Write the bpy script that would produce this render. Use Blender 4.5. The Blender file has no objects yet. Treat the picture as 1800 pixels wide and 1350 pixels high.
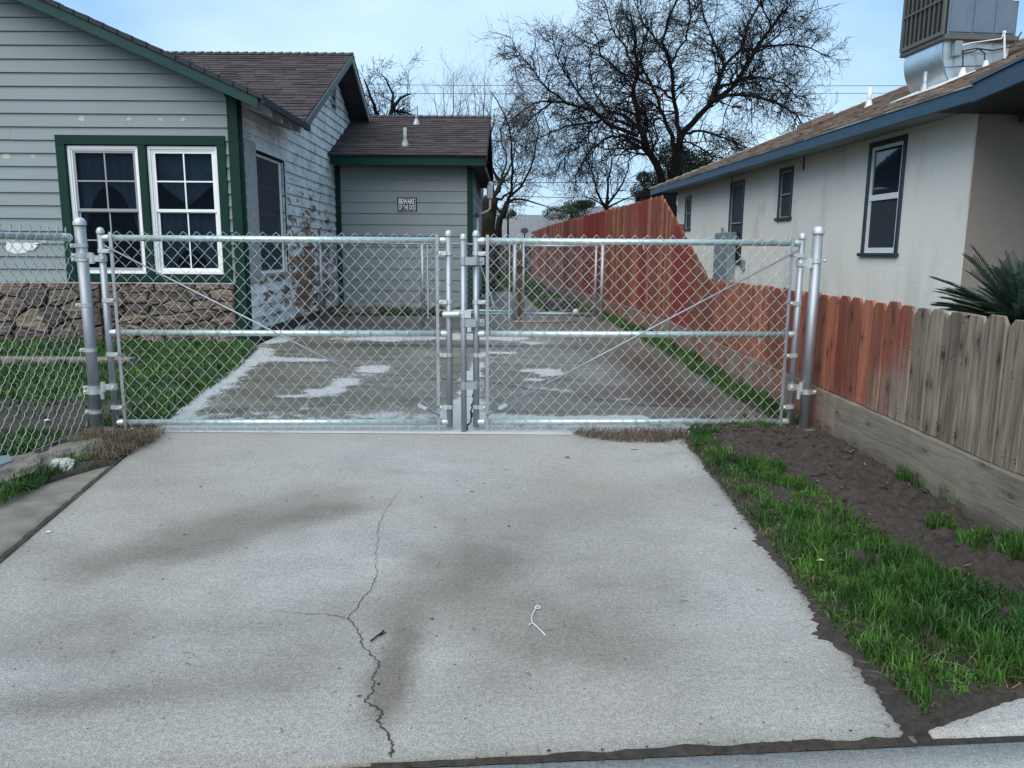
import bpy, bmesh, math, random
import numpy as np
from mathutils import Vector, Matrix, noise
random.seed(7); np.random.seed(7)
R = math.radians
sc = bpy.context.scene
# ------------------------------------------------------------------ camera
F, PITCH, ROLL, CH = 1345., R(9.79), R(0.4), 1.1
cam_d = bpy.data.cameras.new('camera'); cam = bpy.data.objects.new('camera', cam_d)
sc.collection.objects.link(cam); sc.camera = cam
cam_d.sensor_width = 36; cam_d.lens = F/1800*36; cam_d.clip_end = 2000; cam_d.clip_start = .05
cam.matrix_world = Matrix.Translation((0, 0, CH)) @ Matrix.Rotation(R(90)-PITCH, 4, 'X') @ Matrix.Rotation(ROLL, 4, 'Z')
# ------------------------------------------------------------------ world, overcast daylight
SUN_EL, SUN_AZ = R(44), R(203)
w = bpy.data.worlds.new('World'); sc.world = w; w.use_nodes = True
nt = w.node_tree; nt.nodes.clear(); L = nt.links.new
out = nt.nodes.new('ShaderNodeOutputWorld'); bg = nt.nodes.new('ShaderNodeBackground'); bg.inputs[1].default_value = .1
sky = nt.nodes.new('ShaderNodeTexSky'); sky.sky_type = 'NISHITA'; sky.sun_disc = False
sky.sun_elevation = SUN_EL; sky.sun_rotation = SUN_AZ
tc = nt.nodes.new('ShaderNodeTexCoord'); mp = nt.nodes.new('ShaderNodeMapping'); mp.inputs['Scale'].default_value = (1, 1, 2.6)
mp.inputs['Rotation'].default_value = (0, R(12), 0)
nz = nt.nodes.new('ShaderNodeTexNoise'); nz.inputs['Scale'].default_value = 2.3; nz.inputs['Detail'].default_value = 5; nz.inputs['Roughness'].default_value = .5
rp = nt.nodes.new('ShaderNodeValToRGB'); rp.color_ramp.elements[0].position = .3; rp.color_ramp.elements[1].position = .72
rp.color_ramp.elements[0].color = (1.45, 2.75, 4.3, 1); rp.color_ramp.elements[1].color = (3.8, 4.9, 5.7, 1)
mx = nt.nodes.new('ShaderNodeMix'); mx.data_type = 'RGBA'; mx.inputs[0].default_value = .82
L(tc.outputs['Generated'], mp.inputs[0]); L(mp.outputs[0], nz.inputs[0]); L(nz.outputs[0], rp.inputs[0])
L(sky.outputs[0], mx.inputs[6]); L(rp.outputs[0], mx.inputs[7]); L(mx.outputs[2], bg.inputs[0]); L(bg.outputs[0], out.inputs[0])
sd = bpy.data.lights.new('sun', 'SUN'); sun = bpy.data.objects.new('sun', sd); sc.collection.objects.link(sun)
sd.energy = 1.5; sd.angle = R(65); sd.color = (1, .91, .79)
dv = Vector((math.sin(SUN_AZ)*math.cos(SUN_EL), math.cos(SUN_AZ)*math.cos(SUN_EL), math.sin(SUN_EL)))
sun.rotation_euler = dv.to_track_quat('Z', 'Y').to_euler()
sc.view_settings.view_transform = 'Standard'; sc.view_settings.look = 'None'; sc.view_settings.gamma = 1
sc.view_settings.exposure = 1.12; sc.view_settings.use_curve_mapping = False

# ------------------------------------------------------------------ helpers
def link(o, parent=None):
    sc.collection.objects.link(o)
    if parent is not None: o.parent = parent
    return o
def tag(o, label=None, cat=None, group=None, kind=None):
    if label: o['label'] = label
    if cat: o['category'] = cat
    if group: o['group'] = group
    if kind: o['kind'] = kind
    return o
def thing(name, label, cat, loc=(0, 0, 0), rz=0., group=None):
    o = bpy.data.objects.new(name, None); o.empty_display_size = .2
    o.location = loc; o.rotation_euler = (0, 0, rz); link(o)
    return tag(o, label, cat, group)
def fbm(x, y, z=0, o=4):
    return noise.fractal(Vector((x, y, z)), 1.0, 2.0, o)
class MB:
    """collects vertices and faces; build() links ONE mesh object"""
    def __init__(s): s.v = []; s.f = []; s.c = []
    def add(s, vs, fs, col=None):
        b = len(s.v); s.v += [tuple(q) for q in vs]; s.f += [tuple(i+b for i in f) for f in fs]
        s.c += [col if col is not None else 1.0]*len(vs); return s
    def box(s, x0, x1, y0, y1, z0, z1, col=None):
        vs = [(x, y, z) for z in (z0, z1) for y in (y0, y1) for x in (x0, x1)]
        return s.add(vs, [(0, 2, 3, 1), (4, 5, 7, 6), (0, 1, 5, 4), (2, 6, 7, 3), (0, 4, 6, 2), (1, 3, 7, 5)], col)
    def hexa(s, p, col=None):   # 8 points, bottom 4 ccw then top 4 ccw
        return s.add(p, [(3, 2, 1, 0), (4, 5, 6, 7), (0, 1, 5, 4), (1, 2, 6, 5), (2, 3, 7, 6), (3, 0, 4, 7)], col)
    def prism(s, poly, n, d, col=None):   # polygon (3D pts) extruded by n*d
        k = len(poly); n = Vector(n)*d; a = [Vector(p) for p in poly]; b = [p+n for p in a]
        return s.add([tuple(p) for p in a+b], [tuple(range(k))[::-1], tuple(range(k, 2*k))] + [(i, (i+1) % k, k+(i+1) % k, k+i) for i in range(k)], col)
    def tube(s, pts, r, n=6, cap=True, col=None):
        pts = [Vector(p) for p in pts]; m = len(pts)
        rs = r if hasattr(r, '__len__') else [r]*m
        vs = []; fs = []; up = None
        for i, p in enumerate(pts):
            t = (pts[min(i+1, m-1)]-pts[max(i-1, 0)])
            if t.length < 1e-9: t = Vector((0, 0, 1))
            t.normalize()
            if up is None:
                up = Vector((1, 0, 0)) if abs(t.x) < .9 else Vector((0, 1, 0))
            up = up - t*up.dot(t)
            if up.length < 1e-6: up = t.orthogonal()
            up.normalize(); bi = t.cross(up)
            for k in range(n):
                a = 2*math.pi*k/n; vs.append(p+(up*math.cos(a)+bi*math.sin(a))*rs[i])
        for i in range(m-1):
            for k in range(n):
                k2 = (k+1) % n; fs.append((i*n+k, i*n+k2, (i+1)*n+k2, (i+1)*n+k))
        if cap: fs += [tuple(range(n))[::-1], tuple(range((m-1)*n, m*n))]
        return s.add(vs, fs, col)
    def ball(s, c, r, seg=8, rings=5, sq=(1, 1, 1), jit=0, col=None):
        vs = [(c[0], c[1], c[2]-r*sq[2])]; fs = []
        for i in range(1, rings):
            a = math.pi*i/rings
            for k in range(seg):
                b = 2*math.pi*k/seg; q = r*(1+random.uniform(-jit, jit))
                vs.append((c[0]+q*sq[0]*math.sin(a)*math.cos(b), c[1]+q*sq[1]*math.sin(a)*math.sin(b), c[2]-q*sq[2]*math.cos(a)))
        vs.append((c[0], c[1], c[2]+r*sq[2])); T = len(vs)-1
        for k in range(seg):
            k2 = (k+1) % seg; fs.append((0, 1+k2, 1+k)); fs.append((T, T-seg+k, T-seg+k2))
            for i in range(rings-2): fs.append((1+i*seg+k, 1+i*seg+k2, 1+(i+1)*seg+k2, 1+(i+1)*seg+k))
        return s.add(vs, fs, col)
    def build(s, name, m, parent=None, smooth=False, kind=None, bevel=0, label=None):
        me = bpy.data.meshes.new(name); me.from_pydata(s.v, [], s.f)
        if any((not isinstance(c, float)) or c != 1.0 for c in s.c):
            at = me.attributes.new('Col', 'FLOAT', 'POINT'); at.data.foreach_set('value', [float(c) for c in s.c])
        else:
            at = me.attributes.new('Col', 'FLOAT', 'POINT'); at.data.foreach_set('value', [1.0]*len(s.v))
        me.materials.append(m)
        if smooth: me.polygons.foreach_set('use_smooth', [True]*len(me.polygons))
        me.update()
        o = bpy.data.objects.new(name, me); link(o, parent)
        if bevel:
            b = o.modifiers.new('bevel', 'BEVEL'); b.width = bevel; b.segments = 1; b.limit_method = 'ANGLE'
        if kind: o['kind'] = kind
        if label: o['label'] = label
        return o
def np_mesh(name, V, Fc, nper, m, parent=None, col=None, smooth=False):
    me = bpy.data.meshes.new(name); nv = len(V); nf = len(Fc)
    me.vertices.add(nv); me.vertices.foreach_set('co', V.astype(np.float32).ravel())
    me.loops.add(nf*nper); me.loops.foreach_set('vertex_index', Fc.astype(np.int32).ravel())
    me.polygons.add(nf); me.polygons.foreach_set('loop_start', np.arange(nf, dtype=np.int32)*nper)
    me.polygons.foreach_set('loop_total', np.full(nf, nper, dtype=np.int32))
    at = me.attributes.new('Col', 'FLOAT', 'POINT'); at.data.foreach_set('value', (col if col is not None else np.ones(nv)).astype(np.float32))
    me.materials.append(m); me.update(calc_edges=True); me.validate()
    if smooth: me.polygons.foreach_set('use_smooth', [True]*nf)
    o = bpy.data.objects.new(name, me); return link(o, parent)

# ------------------------------------------------------------------ material toolkit
class NT:
    def __init__(s, name):
        s.m = bpy.data.materials.new(name); s.m.use_nodes = True; s.t = s.m.node_tree; s.t.nodes.clear()
        s.o = s.t.nodes.new('ShaderNodeOutputMaterial'); s.p = s.t.nodes.new('ShaderNodeBsdfPrincipled')
        s.t.links.new(s.p.outputs[0], s.o.inputs[0])
    def n(s, t, **k):
        x = s.t.nodes.new('ShaderNode'+t)
        for a, b in k.items(): setattr(x, a, b)
        return x
    def put(s, sock, v):
        if isinstance(v, bpy.types.NodeSocket): s.t.links.new(v, sock)
        elif v is not None:
            if hasattr(v, '__len__') and len(v) == 3 and sock.type == 'RGBA': v = (*v, 1)
            sock.default_value = v
    def math(s, op, a, b=None, c=None, clamp=False):
        x = s.n('Math', operation=op); x.use_clamp = clamp; s.put(x.inputs[0], a); s.put(x.inputs[1], b)
        if c is not None: s.put(x.inputs[2], c)
        return x.outputs[0]
    def mix(s, f, a, b, mode='MIX'):
        x = s.n('Mix', data_type='RGBA', blend_type=mode); s.put(x.inputs[0], f); s.put(x.inputs[6], a); s.put(x.inputs[7], b); return x.outputs[2]
    def pos(s): return s.n('NewGeometry').outputs['Position']
    def obj(s): return s.n('TexCoord').outputs['Object']
    def sep(s, v): x = s.n('SeparateXYZ'); s.put(x.inputs[0], v); return x.outputs
    def vscale(s, v, sc_, off=None):
        x = s.n('Mapping'); s.put(x.inputs[0], v); x.inputs['Scale'].default_value = sc_
        if off is not None: s.put(x.inputs['Location'], off)
        return x.outputs[0]
    def noise(s, v, scale, detail=4, rough=.55, dist=0):
        x = s.n('TexNoise'); s.put(x.inputs['Vector'], v); x.inputs['Scale'].default_value = scale
        x.inputs['Detail'].default_value = detail; x.inputs['Roughness'].default_value = rough; x.inputs['Distortion'].default_value = dist
        return x.outputs[0]
    def vor(s, v, scale, feat='F1'):
        x = s.n('TexVoronoi', feature=feat); s.put(x.inputs['Vector'], v); x.inputs['Scale'].default_value = scale; return x.outputs
    def knot(s, sy, sz, off, scale):
        q = s.sep(s.pos()); c = s.n('CombineXYZ'); s.put(c.inputs[0], s.math('ADD', s.math('MULTIPLY', q[1], sy), off)); s.put(c.inputs[1], s.math('ADD', s.math('MULTIPLY', q[2], sz), s.math('MULTIPLY', off, 1.7)))
        x = s.n('TexVoronoi', feature='F1'); x.voronoi_dimensions = '2D'; s.put(x.inputs['Vector'], c.outputs[0]); x.inputs['Scale'].default_value = scale; return x.outputs[0]
    def ramp(s, f, stops):
        x = s.n('ValToRGB'); s.put(x.inputs[0], f); e = x.color_ramp.elements
        while len(e) < len(stops): e.new(.5)
        for i, (p, c) in enumerate(stops):
            e[i].position = p; e[i].color = (c, c, c, 1) if not hasattr(c, '__len__') else (*c, 1)
        return x.outputs[0]
    def step(s, f, a, b): return s.ramp(f, [(a, 0), (b, 1)])
    def rnd(s): return s.n('ObjectInfo').outputs['Random']
    def col(s): x = s.n('Attribute'); x.attribute_name = 'Col'; return x.outputs['Fac']
    def attr(s, nm): x = s.n('Attribute'); x.attribute_name = nm; return x.outputs['Fac']
    def bump(s, h, st=.3, d=.01):
        x = s.n('Bump'); s.put(x.inputs['Height'], h); x.inputs['Strength'].default_value = st; x.inputs['Distance'].default_value = d
        s.t.links.new(x.outputs[0], s.p.inputs['Normal'])
    def fin(s, c, rough=.7, metal=0, spec=.5):
        s.put(s.p.inputs['Base Color'], c); s.put(s.p.inputs['Roughness'], rough); s.put(s.p.inputs['Metallic'], metal)
        s.put(s.p.inputs['Specular IOR Level'], spec); return s.m
def simple(name, c, rough=.7, metal=0, var=.15, scale=12, bump=0, spec=.5, rv=.1):
    t = NT(name); n_ = t.noise(t.pos(), scale, 5, .6)
    f = t.math('ADD', t.math('MULTIPLY', t.math('SUBTRACT', n_, .5), var*4), 1.0)
    f = t.math('MULTIPLY', f, t.math('ADD', t.math('MULTIPLY', t.rnd(), rv*2), 1-rv))
    x = t.n('Vector' + 'Math', operation='SCALE'); x.inputs[0].default_value = c; t.put(x.inputs['Scale'], f)
    if bump: t.bump(t.noise(t.pos(), scale*4, 4), bump)
    return t.fin(x.outputs[0], rough, metal, spec)
def scaled(t, c, f):
    x = t.n('VectorMath', operation='SCALE'); t.put(x.inputs[0], c); t.put(x.inputs['Scale'], f); return x.outputs[0]

def m_galv(name, base, rough=.34, metal=.8):
    t = NT(name); p = t.pos()
    v = t.vor(p, 90); n1 = t.noise(t.vscale(p, (1, 1, .12)), 60, 6, .7); n2 = t.noise(p, 5, 4)
    f = t.math('ADD', .78, t.math('MULTIPLY', v[1] if False else n1, .44))
    f = t.math('MULTIPLY', f, t.math('ADD', .82, t.math('MULTIPLY', n2, .36)))
    c = scaled(t, base, f); c = t.mix(t.step(t.noise(p, 13, 6, .7), .62, .7), c, tuple(b*.55 for b in base))
    return t.fin(c, t.math('ADD', rough-.08, t.math('MULTIPLY', n1, .25)), metal)
GALV = m_galv('galvanized_steel', (.34, .37, .41), .45, .7)
GALVR = m_galv('galvanized_rail', (.56, .68, .66), .34, .7)
WIRE = simple('galvanized_wire', (.44, .48, .48), .42, .5, .1, 40)
WIREF = simple('old_wire', (.45, .50, .52), .5, .5, .1, 40)
CAP = simple('cast_aluminium', (.52, .56, .56), .38, .55, .1, 30)

def m_siding(name, base, peel=0.):
    t = NT(name); p = t.pos(); sp = t.sep(p)
    g = t.noise(t.vscale(p, (1.5, 1.5, 14)), 6, 6, .6); d = t.noise(p, 1.3, 5)
    f = t.math('ADD', .86, t.math('MULTIPLY', g, .14)); f = t.math('MULTIPLY', f, t.math('ADD', .88, t.math('MULTIPLY', d, .22)))
    f = t.math('MULTIPLY', f, t.math('ADD', .97, t.math('MULTIPLY', t.rnd(), .06)))
    c = scaled(t, base, f)
    # small chips and hairline scratches
    ch = t.step(t.noise(t.vscale(p, (1, 1, 3.5)), 9, 8, .72), .685, .70)
    c = t.mix(t.math('MULTIPLY', ch, .5), c, (.10, .11, .11))
    h = g
    if peel:
        pal = t.mix(t.step(t.noise(p, 3, 5), .4, .62), scaled(t, (.72, .78, .80), f), scaled(t, (.52, .58, .60), f))
        # more peel low down and towards the back
        ymask = t.math('SUBTRACT', 1.0, t.math('MULTIPLY', t.math('ABSOLUTE', t.math('SUBTRACT', sp[1], 12.4)), .20), clamp=True)
        zmask = t.math('SUBTRACT', 1.05, t.math('MULTIPLY', t.math('MAXIMUM', t.math('SUBTRACT', sp[2], 1.0), 0), .62), clamp=True)
        msk = t.math('MULTIPLY', ymask, zmask)
        q = t.noise(t.vscale(p, (1, .9, 2.8)), 3.0, 9, .66, .4)
        thr = t.math('ADD', q, t.math('MULTIPLY', msk, .27))
        br = t.step(thr, .70, .712)
        wood = t.ramp(t.noise(t.vscale(p, (1, 1.2, 16)), 5, 6), [(.3, (.07, .038, .024)), (.52, (.22, .125, .085)), (.72, (.36, .27, .21))])
        gr = t.step(t.noise(t.vscale(p, (1, 1.4, 3)), 6, 9, .7, .2), .565, .58)
        blk = t.math('MULTIPLY', gr, t.step(t.noise(p, 1.5, 3), .42, .55))
        c = t.mix(t.math('MULTIPLY', blk, .72), pal, (.10, .115, .12))
        c = t.mix(br, c, wood)
        h = t.math('SUBTRACT', g, t.math('MULTIPLY', br, 1.5))
    t.bump(h, .35, .004)
    return t.fin(c, .62, 0, .35)
SIDING = m_siding('painted_siding', (.222, .272, .290))
SIDE2 = m_siding('smooth_wing_siding', (.225, .268, .282))
PEEL = m_siding('peeling_siding', (.36, .40, .41), 1.)
GREEN = simple('green_trim_paint', (.0035, .030, .023), .55, 0, .12, 8, .1, .15)
GREEN2 = simple('rake_green_paint', (.009, .044, .042), .55, 0, .12, 8, .1, .2)
WHITE = simple('white_vinyl', (.74, .77, .80), .4, 0, .05, 10)
GREYV = simple('screen_frame', (.25, .27, .29), .5, 0, .05, 10)
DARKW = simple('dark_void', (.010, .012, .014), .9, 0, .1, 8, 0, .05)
BLUE = simple('blue_fascia_paint', (.030, .075, .125), .55, 0, .18, 5, .1)
BLUED = simple('dark_blue_trim', (.022, .042, .058), .5, 0, .15, 8)
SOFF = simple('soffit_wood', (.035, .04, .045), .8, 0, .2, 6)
RAFT = simple('rafter_paint', (.30, .33, .33), .7, 0, .3, 14)
DRIP = simple('drip_edge', (.09, .105, .125), .5, .2, .1, 9)
def m_glass(name, base, rough=.06):
    t = NT(name); n_ = t.noise(t.pos(), 2.2, 3); t.bump(n_, .06, .02)
    return t.fin(base, rough, 0, .12)
GLASS = m_glass('window_glass', (.006, .010, .017))
_t = GLASS.node_tree; _tr = _t.nodes.new('ShaderNodeBsdfTransparent'); _tr.inputs[0].default_value = (.62, .70, .78, 1); _mx = _t.nodes.new('ShaderNodeMixShader'); _mx.inputs[0].default_value = .30
_p = _t.nodes['Principled BSDF']; _o = [q for q in _t.nodes if q.type == 'OUTPUT_MATERIAL'][0]; _t.links.new(_tr.outputs[0], _mx.inputs[1]); _t.links.new(_p.outputs[0], _mx.inputs[2]); _t.links.new(_mx.outputs[0], _o.inputs[0])
GLASSR = m_glass('sky_window_glass', (.02, .028, .04), .03)
GLASSR.node_tree.nodes['Principled BSDF'].inputs['Specular IOR Level'].default_value = .9
SCREEN = simple('insect_screen', (.022, .028, .038), .6, 0, .2, 30)
CURT = simple('curtain', (.22, .25, .28), .9, 0, .3, 6)
def m_shingle(name, a, b):
    t = NT(name); p = t.pos(); n_ = t.noise(p, 140, 3, .8); n2 = t.noise(p, 1.2, 4)
    c = t.mix(n2, a, b); f = t.math('MULTIPLY', t.col(), t.math('ADD', .55, t.math('MULTIPLY', n_, .9)))
    t.bump(n_, .4, .004); return t.fin(scaled(t, c, f), .9, 0, .25)
SHIN = m_shingle('brown_shingles', (.046, .038, .040), (.070, .056, .058))
SHINR = m_shingle('tan_shingles', (.34, .265, .21), (.24, .185, .15))
SHIND = m_shingle('dark_roof_edge', (.028, .034, .045), (.035, .042, .052))
def m_stucco():
    t = NT('white_stucco'); p = t.pos(); sp = t.sep(p); n_ = t.noise(p, 45, 6, .7); n2 = t.noise(p, .9, 5)
    c = t.mix(n2, (.82, .80, .755), (.87, .855, .80))
    st = t.step(t.noise(t.vscale(p, (1, 1, .45)), 1.7, 6, .6), .60, .75)
    c = t.mix(t.math('MULTIPLY', st, .45), c, (.46, .42, .30))
    low = t.math('MULTIPLY', t.math('SUBTRACT', 1.5, sp[2], clamp=True), t.step(t.noise(t.vscale(p, (2, 2, .3)), 2, 5), .45, .65))
    c = t.mix(t.math('MULTIPLY', low, .35), c, (.36, .47, .44))
    c = t.mix(.25, c, scaled(t, c, t.math('ADD', .4, n_)))
    t.bump(n_, .9, .012); return t.fin(c, .85, 0, .3)
STUC = m_stucco()
TAUPE = simple('taupe_stucco', (.36, .315, .285), .85, 0, .12, 40, .3)
def m_fence():
    t = NT('fence_wood'); p = t.pos(); sp = t.sep(p); r = t.rnd()
    off = t.n('CombineXYZ'); t.put(off.inputs[0], t.math('MULTIPLY', r, 37)); t.put(off.inputs[2], t.math('MULTIPLY', r, 19))
    q = t.vscale(p, (26, 26, 1.3), off.outputs[0])
    g = t.noise(q, 1.6, 7, .62, 1.1); g2 = t.noise(t.vscale(p, (7, 7, .9), off.outputs[0]), 1.3, 4, .5, 1.5)
    kn = t.knot(7.0, 3.2, t.math('MULTIPLY', r, 53), 1.0); knot = t.ramp(kn, [(.04, 1), (.07, .55), (.085, .15), (.11, .5), (.15, .12), (.24, 0)])
    f = t.math('ADD', -.5, t.math('MULTIPLY', g, 2.95), clamp=False); f = t.math('MAXIMUM', f, .25); f = t.math('MULTIPLY', f, t.math('ADD', .72, t.math('MULTIPLY', r, .5)))
    f = t.math('MULTIPLY', f, t.math('ADD', .7, t.math('MULTIPLY', g2, .6)))
    grey = scaled(t, t.mix(g2, (.175, .143, .112), (.28, .228, .178)), f)
    pale = t.step(t.noise(t.vscale(p, (5, 5, 1.2), off.outputs[0]), 1.0, 5, .6), .6, .72)
    grey = t.mix(t.math('MULTIPLY', pale, .5), grey, (.27, .25, .235))
    red0 = t.mix(t.step(r, .25, .8), (.170, .058, .036), (.245, .090, .056))
    yb = t.noise(t.vscale(p, (.0, .42, .05)), 1.0, 3)
    red0 = t.mix(t.step(yb, .53, .60), red0, (.155, .034, .026))
    b1 = t.math('SUBTRACT', 1.0, t.math('MULTIPLY', t.math('ABSOLUTE', t.math('SUBTRACT', sp[1], 8.9)), 1.5), clamp=True)
    b2 = t.math('SUBTRACT', 1.0, t.math('MULTIPLY', t.math('ABSOLUTE', t.math('SUBTRACT', sp[1], 15.2)), .55), clamp=True)
    red0 = t.mix(t.math('MULTIPLY', t.step(t.math('ADD', b1, b2), .1, .6), .85), red0, (.17, .018, .018))
    red = scaled(t, red0, t.math('ADD', .35, t.math('MULTIPLY', f, .85)))
    wear = t.step(t.noise(t.vscale(p, (16, 16, 1.0), off.outputs[0]), 1.1, 5, .6), .60, .70)
    red = t.mix(t.math('MULTIPLY', wear, .2), red, (.36, .25, .20))
    # stain starts where the gate post stands; its edge wanders and drips
    e = t.math('ADD', sp[1], t.math('MULTIPLY', t.math('SUBTRACT', t.noise(t.vscale(p, (3, 2, 1.6)), 1.5, 5, .6), .5), 1.0))
    e = t.math('ADD', t.math('ADD', e, t.math('MULTIPLY', t.math('SUBTRACT', r, .5), .4)), t.math('MULTIPLY', t.math('SUBTRACT', sp[2], .45), .55))
    k = t.ramp(t.math('SUBTRACT', e, 3.7, clamp=True), [(.18, 0), (.5, 1)])
    low = t.step(t.math('ADD', sp[2], t.math('MULTIPLY', g2, .16)), .16, .42)
    k = t.math('MULTIPLY', k, t.math('ADD', t.math('MULTIPLY', low, .75), .25))
    c = t.mix(k, grey, red); c = t.mix(t.math('MULTIPLY', knot, .85), c, scaled(t, c, .2))
    # damp dark foot
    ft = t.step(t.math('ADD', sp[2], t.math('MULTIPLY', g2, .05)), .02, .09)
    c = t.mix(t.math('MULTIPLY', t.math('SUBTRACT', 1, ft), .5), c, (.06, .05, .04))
    t.bump(t.math('SUBTRACT', g, t.math('MULTIPLY', knot, .8)), .5, .004); return t.fin(c, .8, 0, .25)
FWOOD = m_fence()
def m_plank():
    t = NT('kickboard_wood'); p = t.pos(); sp = t.sep(p); r = t.rnd()
    off = t.n('CombineXYZ'); t.put(off.inputs[0], t.math('MULTIPLY', r, 37)); t.put(off.inputs[2], t.math('MULTIPLY', r, 19))
    g = t.noise(t.vscale(p, (2, 1.4, 22), off.outputs[0]), 1.8, 7, .62, 1.2); g2 = t.noise(p, 2.4, 5)
    kn = t.knot(2.6, 6.0, t.math('MULTIPLY', r, 53), 1.0); knot = t.ramp(kn, [(.04, 1), (.07, .5), (.09, .15), (.115, .5), (.15, .1), (.22, 0)])
    c = t.ramp(t.math('ADD', t.math('MULTIPLY', g, .6), t.math('MULTIPLY', g2, .4)), [(.32, (.11, .096, .08)), (.5, (.215, .19, .155)), (.68, (.31, .275, .225))])
    yk = t.ramp(t.math('MULTIPLY', sp[1], .1), [(.43, 0), (.47, 1)])
    c = t.mix(t.math('MULTIPLY', t.math('MULTIPLY', yk, .75), t.step(t.noise(t.vscale(p, (3, 5, 1)), 1, 4), .35, .6)), c, (.24, .085, .055))
    c = t.mix(t.math('MULTIPLY', knot, .6), c, (.06, .045, .035))
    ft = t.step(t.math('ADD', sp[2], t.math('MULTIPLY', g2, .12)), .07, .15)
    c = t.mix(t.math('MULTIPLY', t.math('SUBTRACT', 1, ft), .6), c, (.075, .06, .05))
    t.bump(t.math('SUBTRACT', g, t.math('MULTIPLY', knot, .7)), .55, .005); return t.fin(c, .8, 0, .25)
PLANK = m_plank()
def m_conc(name, inner):
    t = NT(name); p = t.pos(); st = t.attr('stain'); wt = t.attr('wet')
    g = t.noise(p, 210, 2, .7); g2 = t.noise(p, 70, 3, .65); n2 = t.noise(p, 3.2, 6, .65); n3 = t.noise(p, .8, 4)
    sp_ = t.vor(p, 130)[0]
    if not inner:
        base = t.mix(t.step(n2, .3, .7), (.285, .282, .272), (.395, .397, .388))
        base = t.mix(t.math('MULTIPLY', t.step(n3, .38, .60), .6), base, (.31, .285, .25))
        stn = t.math('ADD', st, t.math('MULTIPLY', t.math('SUBTRACT', n2, .5), .35), clamp=True)
        base = t.mix(t.math('MULTIPLY', stn, .85), base, (.135, .12, .10))
        f = t.math('MAXIMUM', t.math('ADD', .0, t.math('MULTIPLY', g, 2.0)), .4); f = t.math('MULTIPLY', f, t.math('MAXIMUM', t.math('ADD', .5, t.math('MULTIPLY', g2, 1.0)), .4))
        f = t.math('MULTIPLY', f, t.math('ADD', .82, t.math('MULTIPLY', t.noise(p, 22, 4, .7), .36)))
        c = scaled(t, base, f)
        pit = t.step(t.vor(t.vscale(p, (1, 1, 1)), 48)[0], .035, .09)
        c = t.mix(t.math('MULTIPLY', t.math('SUBTRACT', 1, pit), .65), c, (.05, .05, .05))
        wh = t.ramp(t.vor(p, 36)[0], [(.03, 1), (.06, 0)])
        c = t.mix(t.math('MULTIPLY', wh, .6), c, (.6, .62, .63))
        t.bump(t.math('ADD', g, t.math('MULTIPLY', g2, .6)), .55, .004)
        return t.fin(c, .86, 0, .3)
    # inner slab: damp dirty film over pale concrete, pale where it has dried
    q = t.noise(t.vscale(p, (1, .8, 1)), 5.5, 10, .78, .5)
    dry = t.step(t.math('ADD', st, t.math('MULTIPLY', t.math('SUBTRACT', q, .5), 2.3)), .53, .72)
    wetc = t.mix(t.step(n3, .38, .62), (.125, .118, .090), (.205, .193, .162)); wetc = t.mix(t.step(t.noise(t.vscale(p, (.6, 2.2, 1)), 3.0, 7, .65), .45, .62), wetc, (.075, .070, .056))
    wetc = t.mix(wt, wetc, (.05, .047, .043))
    c = t.mix(dry, wetc, t.mix(n2, (.33, .335, .335), (.46, .48, .50)))
    rust = t.attr('rust'); c = t.mix(t.math('MULTIPLY', rust, .75), c, (.11, .045, .028))
    c = scaled(t, c, t.math('ADD', .6, t.math('MULTIPLY', g, .8)))
    t.bump(t.math('ADD', g, t.math('MULTIPLY', g2, .5)), .3, .003)
    rg = t.mix(dry, t.mix(wt, (.5,)*3, (.16,)*3), (.85,)*3)
    return t.fin(c, rg, 0, .5)
CONC = m_conc('driveway_concrete', False); CONCI = m_conc('damp_inner_concrete', True)
def m_soil(name, a, b, rough=.75):
    t = NT(name); p = t.pos(); n_ = t.noise(p, 34, 9, .78); n2 = t.noise(p, 2.4, 5)
    c = t.mix(n2, a, b); c = scaled(t, c, t.math('MAXIMUM', t.math('ADD', -.75, t.math('MULTIPLY', n_, 3.5)), .42)); t.bump(n_, 1.0, .02); return t.fin(c, t.math('ADD', rough-.25, t.math('MULTIPLY', n2, .5)), 0, .4)  # colour darkens in the hollows of the bump: crevice shade painted in
MUD = m_soil('wet_mud', (.044, .035, .029), (.078, .063, .052), .7)
EARTH = m_soil('earth', (.05, .047, .033), (.075, .068, .05), .95)
TURF = m_soil('turf_ground', (.022, .045, .016), (.035, .065, .02), .95)
GRIT = m_soil('joint_dirt', (.042, .035, .030), (.085, .070, .057), .9)
def m_leaf(name, a, b, rough=.55):
    t = NT(name); k = t.col(); n_ = t.noise(t.pos(), 1.6, 3)
    c = t.mix(t.step(n_, .35, .65), a, b); c = scaled(t, c, k)
    t.p.inputs['Transmission Weight'].default_value = 0
    return t.fin(c, rough, 0, .35)
GRASS = m_leaf('grass_blades', (.020, .068, .012), (.050, .125, .018))
GRASS2 = m_leaf('lawn_blades', (.026, .068, .012), (.052, .120, .018))
DRYG = m_leaf('dry_grass', (.095, .072, .05), (.175, .135, .095), .8)
PALM = m_leaf('sago_frond', (.012, .030, .019), (.026, .052, .036), .45)
EVER = m_leaf('evergreen_leaves', (.012, .026, .012), (.022, .04, .016), .6)
BUSHL = m_leaf('bush_leaves', (.03, .055, .02), (.05, .08, .03), .6)
BARK = simple('dark_bark', (.012, .011, .010), .95, 0, .3, 10, .5, .1)
BARKM = simple('mossy_bark', (.021, .021, .013), .95, 0, .35, 6, .5, .1)
TWIG = simple('twig', (.013, .011, .013), .9, 0, .2, 3, 0, .1)
TWIGP = simple('pale_twig', (.085, .072, .075), .9, 0, .2, 3)
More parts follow.
